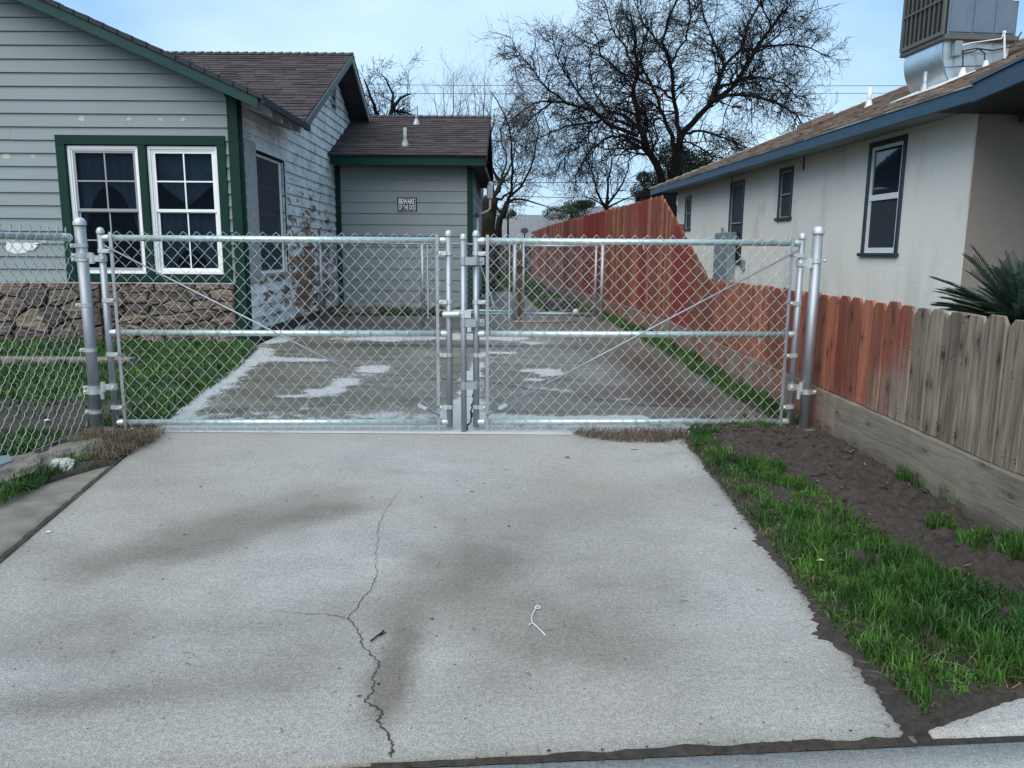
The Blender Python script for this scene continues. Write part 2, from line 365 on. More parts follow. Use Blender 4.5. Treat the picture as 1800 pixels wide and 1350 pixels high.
def m_stone():
    t = NT('ledge_stone'); p = t.pos(); r = t.rnd()
    off = t.n('CombineXYZ'); t.put(off.inputs[0], t.math('MULTIPLY', r, 31)); t.put(off.inputs[2], t.math('MULTIPLY', r, 47))
    g = t.noise(t.vscale(p, (3, 3, 14), off.outputs[0]), 1.6, 8, .65, 1.0); g2 = t.noise(p, 14, 6, .7)
    base = t.ramp(r, [(.0, (.065, .056, .052)), (.3, (.155, .118, .095)), (.55, (.085, .070, .064)), (.8, (.23, .178, .138)), (1., (.12, .095, .08))])
    f = t.math('MULTIPLY', t.math('MAXIMUM', t.math('ADD', -.4, t.math('MULTIPLY', g, 2.8)), .15), t.math('ADD', .5, g2))
    t.bump(t.math('ADD', g, t.math('MULTIPLY', g2, .6)), 1.0, .03); return t.fin(scaled(t, base, f), .85, 0, .3)
STONE = m_stone()
MORT = simple('mortar', (.05, .045, .04), .95, 0, .2, 20, .4)
CURB = simple('weathered_curb', (.17, .155, .13), .9, 0, .4, 16, .8)
STRIP = simple('mossy_concrete', (.20, .188, .155), .9, 0, .42, 7, .6)
METALC = m_galv('cooler_sheet', (.13, .18, .24), .55, .35)
METALD = m_galv('duct_sheet', (.58, .66, .72), .28, .9)
GRILL = simple('cooler_grille', (.11, .11, .105), .5, .3, .1, 10)
METER = simple('meter_paint', (.20, .26, .29), .5, .1, .12, 5)
PVC = simple('white_pvc', (.7, .72, .72), .4, 0, .05, 10)
BLACK = simple('black_plastic', (.012, .012, .014), .5, 0, .1, 10)
SIGNB = simple('sign_black', (.005, .006, .016), .7, 0, .05, 10)
SIGNW = simple('sign_white', (.72, .74, .82), .5, 0, .08, 60)
PAPER = simple('white_scrap', (.72, .74, .76), .8, 0, .1, 40)
HOSE = simple('green_hose', (.12, .34, .27), .5, 0, .1, 5)
FARW = simple('far_fence', (.035, .030, .028), .9, 0, .3, 3)
BRWN = simple('old_post_wood', (.10, .065, .045), .9, 0, .3, 14, .4)
FARR = simple('far_grey_roof', (.165, .175, .195), .9, 0, .35, 9)
CONDW = simple('conduit_paint', (.5, .5, .51), .6, 0, .2, 8)
SPOT = simple('filler', (.40, .41, .37), .9, 0, .15, 60)
RUST = simple('rusty_metal', (.16, .12, .10), .7, .2, .3, 20)

# ================================================================== SETTING
def attr_set(o, **k):
    for n_, vals in k.items():
        a = o.data.attributes.new(n_, 'FLOAT', 'POINT'); a.data.foreach_set('value', np.asarray(vals, dtype=np.float32))
def grid_poly(name, fx0, fx1, y0, y1, step, zf, m, stainf=None, kind='structure', parent=None, skirt=.12):
    """sheet between x=fx0(y) and x=fx1(y)"""
    ny = max(2, int((y1-y0)/step)); nx = max(2, int((fx1((y0+y1)/2)-fx0((y0+y1)/2))/step))
    V = []; 
    for j in range(ny+1):
        y = y0+(y1-y0)*j/ny; a, b = fx0(y), fx1(y)
        for i in range(nx+1):
            x = a+(b-a)*i/nx; V.append((x, y, zf(x, y)))
    Fc = [(j*(nx+1)+i, j*(nx+1)+i+1, (j+1)*(nx+1)+i+1, (j+1)*(nx+1)+i) for j in range(ny) for i in range(nx)]
    top = len(V)
    rim = [i for i in range(nx+1)] + [j*(nx+1)+nx for j in range(1, ny+1)] + [ny*(nx+1)+i for i in range(nx-1, -1, -1)] + [j*(nx+1) for j in range(ny-1, 0, -1)]
    V += [(V[i][0], V[i][1], V[i][2]-skirt) for i in rim]; k = len(rim)
    Fc += [(rim[i], top+i, top+(i+1) % k, rim[(i+1) % k]) for i in range(k)]
    Va = np.array(V); o = np_mesh(name, Va, np.array(Fc), 4, m, parent, smooth=False)
    if kind: o['kind'] = kind
    if stainf:
        ks = {}
        for v in V:
            for n_, val in stainf(v[0], v[1]).items(): ks.setdefault(n_, []).append(val)
        attr_set(o, **ks)
    return o
def ell(x, y, cx, cy, rx, ry, a=0):
    c, s = math.cos(R(a)), math.sin(R(a)); dx, dy = x-cx, y-cy; u = (c*dx+s*dy)/rx; v = (-s*dx+c*dy)/ry
    return math.exp(-(u*u+v*v))

g = MB(); g.add([(-400, -60, -.075), (400, -60, -.075), (400, 900, -.075), (-400, 900, -.075)], [(0, 1, 2, 3)])
tag(g.build('ground', EARTH), kind='structure')
# front driveway slab
LE = lambda y: -1.62-(y-1.49)*.183 if y < 2.6 else -1.823-(y-2.6)*.182
REdge = lambda y: .945+(y-1.58)*.035
SP_ = [(0.446, -0.86, 3.12, 0.204, 0.298), (0.302, -1.08, 2.92, 0.238, 0.28), (0.324, -1.22, 2.72, 0.221, 0.21), (0.36, -1.34, 2.52, 0.221, 0.175), (0.324, -1.25, 2.0, 0.204, 0.175), (0.18, -0.95, 2.03, 0.212, 0.123), (0.23, -0.55, 2.13, 0.153, 0.158), (0.288, -0.72, 1.92, 0.221, 0.158), (0.324, -0.09, 2.47, 0.187, 0.35), (0.302, -0.19, 2.28, 0.17, 0.28), (0.202, 0.1, 2.17, 0.187, 0.245), (0.202, -0.03, 1.88, 0.297, 0.21), (0.302, -0.34, 2.0, 0.085, 0.28), (0.252, 0.3, 1.75, 0.34, 0.175), (0.18, -0.26, 2.85, 0.128, 0.35), (0.216, 0.45, 2.3, 0.17, 0.612), (0.158, 0.25, 3.3, 0.425, 0.35), (0.216, -0.9, 1.66, 0.297, 0.123)]
def st_front(x, y):
    s = .0
    for a in SP_: s += a[0]*ell(x+.14*fbm(x*3, y*3, 1, 5), y+.2*fbm(x*3, y*3, 7, 5), *a[1:])
    s += 0 + .8*ell(x, y, -.31, 1.62, .05, .16) + .3*ell(x, y, -.3, 1.78, .06, .2)
    y0_ = 4.565-(4.565-y)*.93
    s += .5*math.exp(-max(0, y-1.30)/.03)*(1 if x > -.35 else .6) + .25*ell(x, y, .1, 2.9, .3, .25) + .3*ell(x, y, -1.0, 1.6, .5, .06, 6)
    s += .35*math.exp(-max(0, REdge(y)-x)/.03)+.3*math.exp(-max(0, x-LE(y))/.025)
    s = s*1.65+.38*max(0, fbm(x*1.4+3, y*1.4))+.2*max(0, fbm(x*3+3, y*5+1))
    s -= .25*ell(x, y, -.6, 2.4, .3, .18) + .3*ell(x, y, -.2, 1.75, .15, .12)+.3*ell(x, y, -.1, 4.2, 1.5, .4) 
    return dict(stain=min(1, max(0, s)))
slab = grid_poly('driveway', LE, REdge, 1.30, 4.565, .03, lambda x, y: .0, CONC, st_front)
fj = lambda x: 1.512+.076*x      # the joint in front of the slab runs slightly askew
me_ = slab.data
for v_ in me_.vertices:
    v_.co.y = 4.565-(4.565-v_.co.y)*(4.565-fj(v_.co.x)-.010)/(4.565-1.30)
# the crack: a thin jagged dark ribbon let into the slab
def ribbon(pts, wid, z, name, m, parent, jit=.012, n=7):
    P = [];  random.seed(11)
    for (a, b) in zip(pts[:-1], pts[1:]):
        for k in range(n):
            t = k/n; P.append((a[0]+(b[0]-a[0])*t+random.uniform(-jit, jit)*(k > 0), a[1]+(b[1]-a[1])*t+random.uniform(-jit, jit)*(k > 0)*.5))
    P.append(pts[-1]); V = []; N = len(P)
    for i, p in enumerate(P):
        q0, q1 = P[max(0, i-1)], P[min(N-1, i+1)]; d = Vector((q1[0]-q0[0], q1[1]-q0[1])); d.normalize(); nn = (-d.y, d.x)
        w_ = wid(i/(N-1))*random.uniform(.4, 1.3)/2
        V += [(p[0]+nn[0]*w_, p[1]+nn[1]*w_, z), (p[0]-nn[0]*w_, p[1]-nn[1]*w_, z)]
    b = MB(); b.add(V, [(2*i, 2*i+1, 2*i+3, 2*i+2) for i in range(N-1)]); return b.build(name, m, parent)
crk = [(-.517, 3.451), (-.538, 3.2), (-.538, 2.96), (-.50, 2.7), (-.458, 2.466), (-.46, 2.38), (-.492, 2.165), (-.45, 2.10), (-.41, 1.99), (-.353, 1.915), (-.36, 1.84), (-.344, 1.779), (-.36, 1.73), (-.309, 1.694), (-.311, 1.649), (-.266, 1.575), (-.262, 1.52)]
ribbon(crk, lambda t: .001+.0045*t, .0025, 'crack', GRIT, slab, .0055, 9)
ribbon([(-.492, 2.165), (-.56, 2.19), (-.68, 2.20), (-.80, 2.235)], lambda t: .0022*(1-t)+.0006, .0025, 'crack', GRIT, slab, .006)
# sidewalk in front, small kerb slab at the right, and dirt-filled joints
swk = grid_poly('sidewalk', lambda y: -8, lambda y: 9, -3, 1.49, .1, lambda x, y: .0 - .012*(x > 9), CONC, lambda x, y: dict(stain=.25*max(0, fbm(x*2, y*2))))
for v_ in swk.data.vertices: v_.co.y = -3+(v_.co.y+3)*(fj(v_.co.x)-.010+3)/4.49
grid_poly('kerb_slab', lambda y: .985+(y-1.6)*.15, lambda y: 6, 1.545, 2.1, .05, lambda x, y: .0 if x > 1.3 or y < 1.8 else -.02, CONC, lambda x, y: dict(stain=-.2)).matrix_world = Matrix.Translation((0, .065-.0, 0))@Matrix.Translation((1, 1.6, 0))@Matrix.Rotation(R(4.3), 4, 'Z')@Matrix.Translation((-1, -1.6, 0))
b = MB()
for i in range(40):
    x0 = -8+i*.425; x1 = x0+.425; b.hexa([(x0, fj(x0)-.06, -.03), (x1, fj(x1)-.06, -.03), (x1, fj(x1)+.06, -.03), (x0, fj(x0)+.06, -.03), (x0, fj(x0)-.06, -.006), (x1, fj(x1)-.06, -.006), (x1, fj(x1)+.06, -.006), (x0, fj(x0)+.06, -.006)])
b.box(.90, 1.02, 1.6, 1.75, -.031, -.005); tag(b.build('expansion_joint', GRIT), kind='structure')
b = MB(); st_ = .02; n = 62; V = []; Fs = []
for i in range(n):
    x = -.30+i*st_; w_ = (.004+.014*min(1, max(0, (x+.1)/.5)))*(1+.9*fbm(x*11, 2)); q_ = .010+.004*fbm(x*17, 5); V += [(x, fj(x)-q_, .0015), (x, fj(x)-q_+.004, .004), (x, fj(x)+w_, .0045), (x, fj(x)+w_+.008, .001)]
for i in range(n-1):
    for k in range(3): Fs.append((4*i+k, 4*i+4+k, 4*i+5+k, 4*i+1+k))
b.add(V, Fs); tag(b.build('joint_silt', GRIT), kind='structure')
b = MB(); b.box(-2.4, 1.9, 4.55, 4.61, -.06, -.008); tag(b.build('gate_joint', GRIT), kind='structure')
eg = [(LE(y)-.012, y) for y in np.linspace(1.54, 4.3, 24)]
tag(ribbon(eg, lambda t: .016, .0035, 'edge_gap', GRIT, None, .004, 3), kind='structure')
# old mossy strip at the left
grid_poly('side_path', lambda y: -2.5 if y < 2.9 else -2.5+(y-2.9)*.42, lambda y: LE(y)-.02, 1.53, 3.86, .08, lambda x, y: -.012+.006*fbm(x*3, y*3), STRIP)
# inner slab
LI = lambda y: -2.2-(y-4.6)*.19 if y < 5.7 else (-2.41-(y-5.7)*.155 if y < 7.1 else (-2.63-(y-7.1)*.22 if y < 8.7 else -2.98-(y-8.7)*.06))
RI = lambda y: 1.76-(y-5)*.006 if y < 9 else 1.736-(y-9)*.05
def st_in(x, y):
    s = 0
    for a in [(-2.45, 7.78, .35, .16), (-2.05, 7.70, .28, .10), (-1.32, 7.15, .17, .33), (-1.42, 6.45, .14, .25), (-1.5, 5.95, .16, .22), (-1.7, 5.75, .12, .05), (.22, 7.15, .2, .12), (.33, 6.95, .16, .18), (.2, 6.6, .12, .1), (-1.7, 9.7, .55, .35), (-.75, 10.1, .6, .4), (-.1, 9.9, .4, .3), (.25, 9.3, .25, .2), (-.1, 8.4, .25, .12), (.95, 5.72, .22, .035), (.3, 6.15, .3, .03, -25), (-.35, 6.9, .1, 1.2), (-.3, 5.2, .12, .6), (.9, 5.05, 1.2, .1)]:
        s += .62*ell(x, y, *a)
    s += .75/(1+math.exp((x+2.12+(y-4.6)*.14)/.07)) + .55*math.exp(-((y-4.62)/.3)**2) + .2*ell(x, y, -1.2, 5.2, 1.2, .4) - .5*math.exp(-((y-8.95)/.28)**2)*(x < 1.2)
    s -= .35*(x > .9)*(y > 5)
    wet = .9*ell(x, y, -1.3, 9.0, 1.0, .22) + .7*ell(x, y, .1, 9.0, 1.2, .15)+.8*ell(x, y, 1.3, 7.3, .35, 1.6)+.6*ell(x, y, 1.3, 5.7, .5, .5) + .8*ell(x, y, -2.0, 11.5, 3.0, .9) + .25*ell(x, y, .2, 6.0, 1.2, .5)
    rust = .9*ell(x, y, .72, 5.95, .22, .16) + .45*ell(x, y, .6, 8.9, .5, .12)+.35*ell(x, y, 1.0, 7.9, .2, .2)
    return dict(stain=min(1, max(0, s*1.25+.22)), wet=min(1, wet), rust=min(1, rust))
inner = grid_poly('inner_driveway', LI, RI, 4.578, 13.2, .05, lambda x, y: 0.0, CONCI, st_in)
ribbon([(-2.7, 7.3), (-1.94, 7.15), (-.91, 6.725), (-.2, 6.45), (.445, 5.87), (.9, 5.5), (1.3, 5.45)], lambda t: .012, .003, 'crack', DARKW, inner, .006, 6)
ribbon([(-.30, 6.4), (-.29, 5.6), (-.27, 5.0), (-.29, 4.62)], lambda t: .014, .003, 'crack', DARKW, inner, .01, 8)
grid_poly('back_yard_slab', lambda y: -.9, lambda y: 1.4-(y-12)*.09, 13.22, 24, .3, lambda x, y: -.01, CONCI, lambda x, y: dict(stain=.3+.3*fbm(x, y), wet=.3, rust=0))
# earth / mud sheets with real relief
def soil(x, y, amp):
    h = fbm(x*4, y*4, 3, 5)*amp + abs(fbm(x*13, y*13, 7, 4))*amp*.8 + max(0, fbm(x*26, y*26, 1, 3))*amp*.5
    return h
def rough(x, y): return abs(fbm(x*9+3, y*9, 2, 4))*.05+max(0, fbm(x*22, y*17, 8, 4))*.035
def mud_l(y): return REdge(y)-.012+.035*fbm(y*3.1, 2.2)+.025*fbm(y*11, 5)+.028*fbm(y*53, 9, 1, 5)+ (.0 if y < 4.3 else (y-4.3)*.2)-.06*math.exp(-((y-2.16)/.09)**2)
def mudz(x, y):
    e = min(1, max(0, (x-mud_l(y))/.12)); return .003*(1-e)+e*(.006+soil(x, y, .024)+rough(x, y)*(.7 if x > 1.2 else .3)) 
grid_poly('mud_strip', mud_l, lambda y: 1.975, 1.745, 4.95, .012, mudz, MUD)
for v_ in sc.objects['mud_strip'].data.vertices:
    if v_.co.y < 2.6: v_.co.y += (1.615+.44*(v_.co.x-.94)+.015*fbm(v_.co.x*14, 3)-1.745)*(2.6-v_.co.y)/.855
def inz(x, y): return -.012+soil(x, y, .02)
grid_poly('fence_side_earth', lambda y: RI(y)-.01+.03*fbm(y*5, 0), lambda y: 1.98 if y < 10.5 else 1.98-(y-10.5)*.083, 4.9, 14.0, .05, lambda x, y: .0+soil(x, y, .02), EARTH)
grid_poly('yard_ground', lambda y: -16., lambda y: LI(max(y, 4.6))+.02*fbm(y*6, 1)+.01, 4.57, 9.36, .07, lambda x, y: -.015+soil(x, y, .03)*(x > -7), TURF)
grid_poly('verge_earth', lambda y: -2.62, lambda y: min(LE(min(y, 4.55))-.01, (-2.5+(min(max(y, 2.9), 3.86)-2.9)*.42) if y < 3.86 else 9)+.02*fbm(y*7, 3), 1.6, 4.62, .03, lambda x, y: .0+soil(x, y, .022), EARTH)
grid_poly('street_side_lawn', lambda y: -12, lambda y: -2.62, -1.0, 4.57, .12, lambda x, y: -.01+soil(x, y, .03), MUD)
grid_poly('rear_lawn', lambda y: -9, lambda y: 1.6, 24.1, 45, .6, lambda x, y: .0, TURF)
grid_poly('neighbour_yard', lambda y: 2.05, lambda y: 16, .0, 40, 1.0, lambda x, y: -.03, TURF)
# lawn edging: low concrete strip across the lawn
b = MB(); b.box(-14, -3.75, 7.42, 7.56, -.03, .045); tag(b.build('lawn_edging', CURB, bevel=.01), kind='structure')

# ------------------------------------------------------------------ grass
def inpoly(x, y, P):
    c = np.zeros(len(x), bool); n = len(P); j = n-1
    for i in range(n):
        xi, yi = P[i]; xj, yj = P[j]
        c ^= ((yi > y) != (yj > y)) & (x < (xj-xi)*(y-yi)/(yj-yi+1e-12)+xi); j = i
    return c
def blades(name, P, n, h, wd, m, z0=0., clump=0., lean=.5, label=None, parent=None, dens=None, zf=None, top=True, flat=False, hs=.45):
    xs = [p[0] for p in P]; ys = [p[1] for p in P]
    X = np.random.uniform(min(xs), max(xs), n*4); Y = np.random.uniform(min(ys), max(ys), n*4)
    k = inpoly(X, Y, P); X, Y = X[k], Y[k]
    if dens is not None:
        d = np.array([dens(a, b) for a, b in zip(X, Y)]); k = np.random.rand(len(X)) < d; X, Y = X[k], Y[k]
    X, Y = X[:n], Y[:n]; n = len(X)
    if n == 0: return None
    nz_ = np.array([fbm(a*5, b*5, 4, 3) for a, b in zip(X, Y)])
    H = h*np.clip(np.random.uniform(1-hs, 1+hs, n)*(1+clump*nz_), .25, 2.2); A = np.random.uniform(0, 2*np.pi, n); Ln = np.abs(np.random.normal(0, lean, n))*H
    W = wd*np.random.uniform(.6, 1.3, n); B = np.random.uniform(0, 2*np.pi, n)
    zz = np.full(n, z0) if zf is None else np.array([zf(a, b) for a, b in zip(X, Y)])
    dx, dy = np.cos(A)*Ln, np.sin(A)*Ln; wx, wy = np.cos(B)*W/2, np.sin(B)*W/2
    V = np.zeros((n, 6, 3))
    V[:, 0] = np.c_[X-wx, Y-wy, zz-.004]; V[:, 1] = np.c_[X+wx, Y+wy, zz-.004]
    V[:, 2] = np.c_[X-wx*.9+dx*.3, Y-wy*.9+dy*.3, zz+H*.55]; V[:, 3] = np.c_[X+wx*.9+dx*.3, Y+wy*.9+dy*.3, zz+H*.55]
    tz = H*np.clip(1-.35*(Ln/H)**2, .35, 1)
    V[:, 4] = np.c_[X+dx-wx*.12, Y+dy-wy*.12, zz+tz]; V[:, 5] = np.c_[X+dx+wx*.12, Y+dy+wy*.12, zz+tz]
    base = np.arange(n)[:, None]*6
    Fq = np.concatenate([base+np.array([[0, 1, 3, 2]]), base+np.array([[2, 3, 5, 4]])], 0)
    nz2 = np.array([fbm(a*9+31, b*9, 2, 3) for a, b in zip(X, Y)])
    col = np.repeat(np.clip(np.random.uniform(.5, 1.45, n)*(1+.75*nz2), .25, 2), 6)
    o = np_mesh(name, V.reshape(-1, 3), Fq, 4, m, parent, col)
    if parent is None: tag(o, label, 'grass', kind='stuff')
    else: o['kind'] = 'stuff'
    return o
GP = [(1.12, 4.62), (1.22, 4.3), (1.2, 3.95), (1.40, 3.62), (1.43, 3.1), (1.44, 2.7), (1.46, 2.42), (1.6, 2.27), (1.97, 2.25), (1.97, 2.10), (1.35, 1.83), (1.0, 1.68), (.97, 1.9), (.98, 2.25), (1.0, 2.8), (1.04, 3.6), (1.06, 4.4)]
sp_d = lambda x, y: min(1, max(.04, (.36 if y > 2.9 else .72)+2.0*fbm(x*5.2+9, y*4.2, 2, 4))) * (1 if x > REdge(y)+.035+.04*fbm(y*4, 1) else .35)
blades('verge_grass', GP, 11000, .033, .0042, GRASS, clump=.9, zf=mudz, dens=sp_d, label='thick green grass growing between the front slab and the mud')
blades('moss_cover', [(1.02, 4.4), (1.18, 4.3), (1.2, 3.9), (1.42, 3.6), (1.46, 3.1), (1.48, 2.5), (1.66, 2.34), (1.97, 2.3), (1.97, 2.10), (1.3, 1.82), (.99, 1.68), (.96, 2.1), (.99, 2.8)], 19000, .016, .0045, GRASS2, clump=.5, lean=1.2, zf=mudz, dens=lambda x, y: min(1, max(.0, .62+2.2*fbm(x*4.4+5, y*4.4, 6, 4)))*(1 if x > REdge(y)+.015+.04*fbm(y*7, 1) else .4), label='short ground cover between the taller grass of the verge')
GP2 = [(1.12, 3.1), (1.38, 3.0), (1.44, 2.4), (1.55, 2.28), (1.75, 2.26), (1.75, 2.03), (1.3, 1.80), (1.02, 1.70), (1.01, 2.0), (1.05, 2.4)]
blades('tall_verge_grass', GP2, 6000, .050, .004, GRASS, clump=.9, lean=.45, zf=mudz, dens=lambda x, y: min(1, max(0, .45+2.6*fbm(x*4+1, y*4))), label='taller grass at the near end of the verge')
blades('dry_grass_litter', [(.98, 4.5), (1.16, 4.4), (1.14, 3), (1.15, 2), (1.5, 1.98), (1.5, 1.86), (.98, 1.68), (.98, 2.5), (1.0, 3.5)], 800, .03, .0028, DRYG, lean=2.6, zf=mudz, label='dead straw lying along the edge of the front slab')
def tuft(name, cx, cy, r, n, h, m, lab, zf=mudz, lean=.5, ry=None, w=.004):
    P = [(cx+r*math.cos(a)*random.uniform(.7, 1.1), cy+(ry or r)*math.sin(a)*random.uniform(.7, 1.1)) for a in np.linspace(0, 6.1, 12)]
    o = blades(name, P, n, h, w, m, clump=.6, lean=lean, zf=zf, label=lab); return o
tuft('grass_tuft', 1.27, 3.75, .13, 1200, .055, GRASS, 'round bright grass tuft halfway along the mud strip')
tuft('grass_tuft', 1.72, 2.93, .06, 500, .035, GRASS, 'thin grass patch in the mud near the grey pickets')
tuft('grass_tuft', 1.76, 2.77, .07, 500, .035, GRASS, 'thin grass patch in the mud, nearer the camera')
tuft('grass_tuft', 1.88, 2.62, .09, 900, .06, GRASS, 'grass tuft against the kickboard at the right edge of the photo', ry=.2)
tuft('grass_tuft', 1.92, 3.55, .035, 260, .06, GRASS, 'grass tuft against the middle of the grey kickboard', ry=.12)
tuft('grass_tuft', 1.93, 3.2, .02, 60, .05, GRASS, 'sparse grass sprigs below the weathered kickboard', ry=.14)
tuft('grass_tuft', 1.2, 4.58, .1, 500, .035, GRASS, 'grass tuft where the gate meets the mud')
tuft('grass_tuft', 1.5, 4.68, .2, 500, .025, GRASS, 'grass under the bottom rail of the right gate', ry=.05)
ez = lambda x, y: .0+soil(x, y, .02)
blades('fence_side_grass', [(1.76, 4.95), (1.93, 4.95), (1.93, 10.4), (1.66, 13.8), (1.5, 13.8), (1.66, 10), (1.70, 8), (1.70, 6)], 9000, .06, .006, GRASS2, clump=.9, zf=ez, dens=lambda x, y: min(1, max(.1, .6+1.3*fbm(x*3, y*2))), label='grass and weeds along the foot of the red fence')
yz = lambda x, y: -.015+soil(x, y, .03)*(x > -7)
LP = [(-7.2, 4.7), (-2.26, 4.7), (-2.40, 5.6), (-2.62, 7.1), (-2.95, 8.7), (-3.2, 9.3), (-7.2, 9.3)]
lawnd = lambda x, y: (0.22 if (y < 5.3+.2*fbm(x*3,y*3) and -4.8 < x < -2.7) else 1)*min(1, max(.15, .75+1.1*fbm(x*2, y*2, 8, 3)))
blades('lawn_grass', LP, 42000, .038, .011, GRASS2, clump=.8, lean=.8, zf=yz, dens=lawnd, label='low green lawn in front of the stone-faced wall')
blades('lawn_edge_grass', [(-2.30, 4.62), (-2.2, 4.65), (-2.36, 5.6), (-2.55, 7.0), (-2.9, 8.7), (-3.1, 8.7), (-2.75, 7.0), (-2.5, 5.6)], 3500, .045, .008, GRASS, clump=.8, lean=.9, zf=yz, label='brighter grass along the left edge of the inner slab')
sz = lambda x, y: -.01+soil(x, y, .03)
grid_poly('bare_earth', lambda y: -4.9+.2*fbm(y*2, 1), lambda y: -2.63, 4.58, 5.55, .04, lambda x, y: .004+soil(x, y, .03)*min(1, (5.55-y)*4), MUD)
blades('fence_foot_grass', [(-3.6, 4.5), (-2.62, 4.5), (-2.62, 3.2), (-3.6, 3.2)], 5000, .045, .007, GRASS2, clump=.9, lean=.8, zf=sz, dens=lambda x, y: min(1, max(.03, (.9 if x > -2.95 else .15)+1.0*fbm(x*3, y*3))), label='ragged grass behind the short chain link fence')
vz = lambda x, y: .0+soil(x, y, .022)
blades('verge_weeds', [(-2.6, 4.3), (-2.42, 4.2), (-2.36, 3.6), (-2.3, 3.1), (-2.2, 3.2), (-2.24, 3.8), (-2.15, 3.95), (-2.3, 4.1), (-2.6, 4.3)], 1500, .04, .006, GRASS, clump=.8, lean=.9, zf=vz, label='weeds between the rough edging and the old path')
blades('dead_grass_mat', [(-2.55, 4.45), (-2.1, 4.52), (-2.05, 4.15), (-2.12, 3.85), (-2.22, 3.9), (-2.45, 4.15)], 2600, .06, .003, DRYG, lean=1.6, zf=vz, label='matted brown dead grass at the foot of the left gate post')
blades('root_mat', [(.38, 4.57), (.45, 4.48), (.62, 4.38), (.85, 4.36), (1.08, 4.5), (1.1, 4.62), (.4, 4.62)], 1700, .045, .003, DRYG, lean=1.9, z0=.004, label='matted dead roots on the slab below the right gate')
blades('wing_foot_weeds', [(-3.2, 13.6), (-.8, 13.6), (-.8, 14.2), (-3.2, 14.2)], 3500, .09, .012, GRASS2, clump=1, lean=.7, z0=0, dens=lambda x, y: max(.05, .5+fbm(x*3, y*3)), label='weeds growing along the foot of the wing wall')
blades('rear_grass', [(-1.0, 22), (1.0, 22), (.6, 30), (-1, 30)], 6000, .16, .03, GRASS2, clump=.7, z0=0, label='green grass far behind the walk gate')
blades('rear_side_grass', [(.5, 15.2), (1.5, 14.2), (1.1, 19), (.3, 20)], 3500, .11, .014, GRASS2, clump=.7, z0=0, label='grass patch behind the walk gate by the red fence')

# ================================================================== CHAIN LINK
A_G = math.atan2(4.749-4.584, 1.858+2.534); G0 = (-2.545, 4.584, 0)
def fabric(u0, u1, z0, z1, parent, axis=(1, 0, 0), nrm=(0, -1, 0), org=(0, 0, 0), pw=.077, pv=.084, D=.0065, r=.0015, sides=5, npt=5, m=None, name='chain_link_fabric', curl=False, sg=1):
    ax, nr, og = Vector(axis), Vector(nrm), Vector(org); a = pw/4; n = int(round((u1-u0)/(2*a))); bb = MB()
    for k in range(n):
        uc = u0+(k+.5)*2*a; flip = -1 if k % 2 else 1; z = z0 if k % 2 == 0 else z0
        pts = []; segs = int(round((z1-z0)/(pv/2))); jz = 0
        ph = 0
        for j in range(segs):
            dirn = flip*(1 if j % 2 == 0 else -1)
            for i in range(npt):
                s_ = i/npt; u = uc+dirn*a*(2*s_-1)*1.06; d = sg*D*math.sin(math.pi*s_)*dirn+ .001*random.uniform(-1, 1)
                pts.append(og+ax*u+nr*d+Vector((0, 0, z0+(j+s_)*pv/2)))
        if curl:
            e = pts[-1]; pts += [e+Vector((0, 0, .014))+ax*.006, e+Vector((0, 0, .024))+nr*.004, e+Vector((0, 0, .016))-ax*.008, e+Vector((0, 0, .004))-ax*.004]
        else:
            e = pts[-1]; pts += [e+ax*(.008*flip*(1 if segs % 2 else -1))+Vector((0, 0, .008))]
        bb.tube(pts, r, sides, cap=False)
    return bb.build(name, m or WIRE, parent, smooth=True)
def pipe(name, p0, p1, r, parent, m=GALV, n=16, cap=True):
    b = MB(); b.tube([p0, p1], r, n); return b.build(name, m, parent, smooth=False if n < 8 else True)
def fix_smooth(o):
    o.data.set_sharp_from_angle(angle=R(40)); return o
def dome(name, x, y, z, r, parent, m=CAP):
    b = MB(); prof = [(r*1.18, -.022), (r*1.2, .0), (r*1.18, .004), (r*1.05, .006), (r*1.02, .014), (r*.85, .024), (r*.55, .032), (r*.18, .036)]
    n = 16; vs = []; fs = []; prof = [(q, h*(.35+.55*r/.038)) for q, h in prof]
    for (q, h) in prof:
        for k in range(n): a = 2*math.pi*k/n; vs.append((x+q*math.cos(a), y+q*math.sin(a), z+h))
    for i in range(len(prof)-1):
        for k in range(n): fs.append((i*n+k, i*n+(k+1) % n, (i+1)*n+(k+1) % n, (i+1)*n+k))
    fs.append(tuple(range((len(prof)-1)*n, len(prof)*n))); b.add(vs, fs)
    return fix_smooth(b.build(name, m, parent, smooth=True))
def band(name, x, y, z, r, hgt, dx, parent, ear=.03, dy=0, m=CAP):
    """strap round a pipe with a two-leaf ear and a carriage bolt"""
    b = MB(); n = 14; vs = []; fs = []
    for h in (-hgt/2, hgt/2):
        for q in (r+.0008, r+.0035):
            for k in range(n): a = 2*math.pi*k/n; vs.append((x+q*math.cos(a), y+q*math.sin(a), z+h))
    for k in range(n):
        k2 = (k+1) % n; fs += [(n+k, n+k2, 3*n+k2, 3*n+k), (2*n+k, 3*n+k, 3*n+k2, 2*n+k2), (k, k2, n+k2, n+k)]
    b.add(vs, fs)
    s = 1 if dx > 0 else -1; xa = x+s*r*.6; xb = x+s*(r+ear)
    b.box(min(xa, xb), max(xa, xb), y+dy-.012, y+dy-.009, z-hgt/2, z+hgt/2); b.box(min(xa, xb), max(xa, xb), y+dy+.006, y+dy+.009, z-hgt/2, z+hgt/2)
    xc = x+s*(r+ear*.55)
    b.ball((xc, y+dy-.013, z), .0085, 8, 4); b.tube([(xc, y+dy-.012, z), (xc, y+dy+.022, z)], .004, 6); b.tube([(xc, y+dy+.010, z), (xc, y+dy+.017, z)], .0075, 6)
    return b.build(name, m, parent)
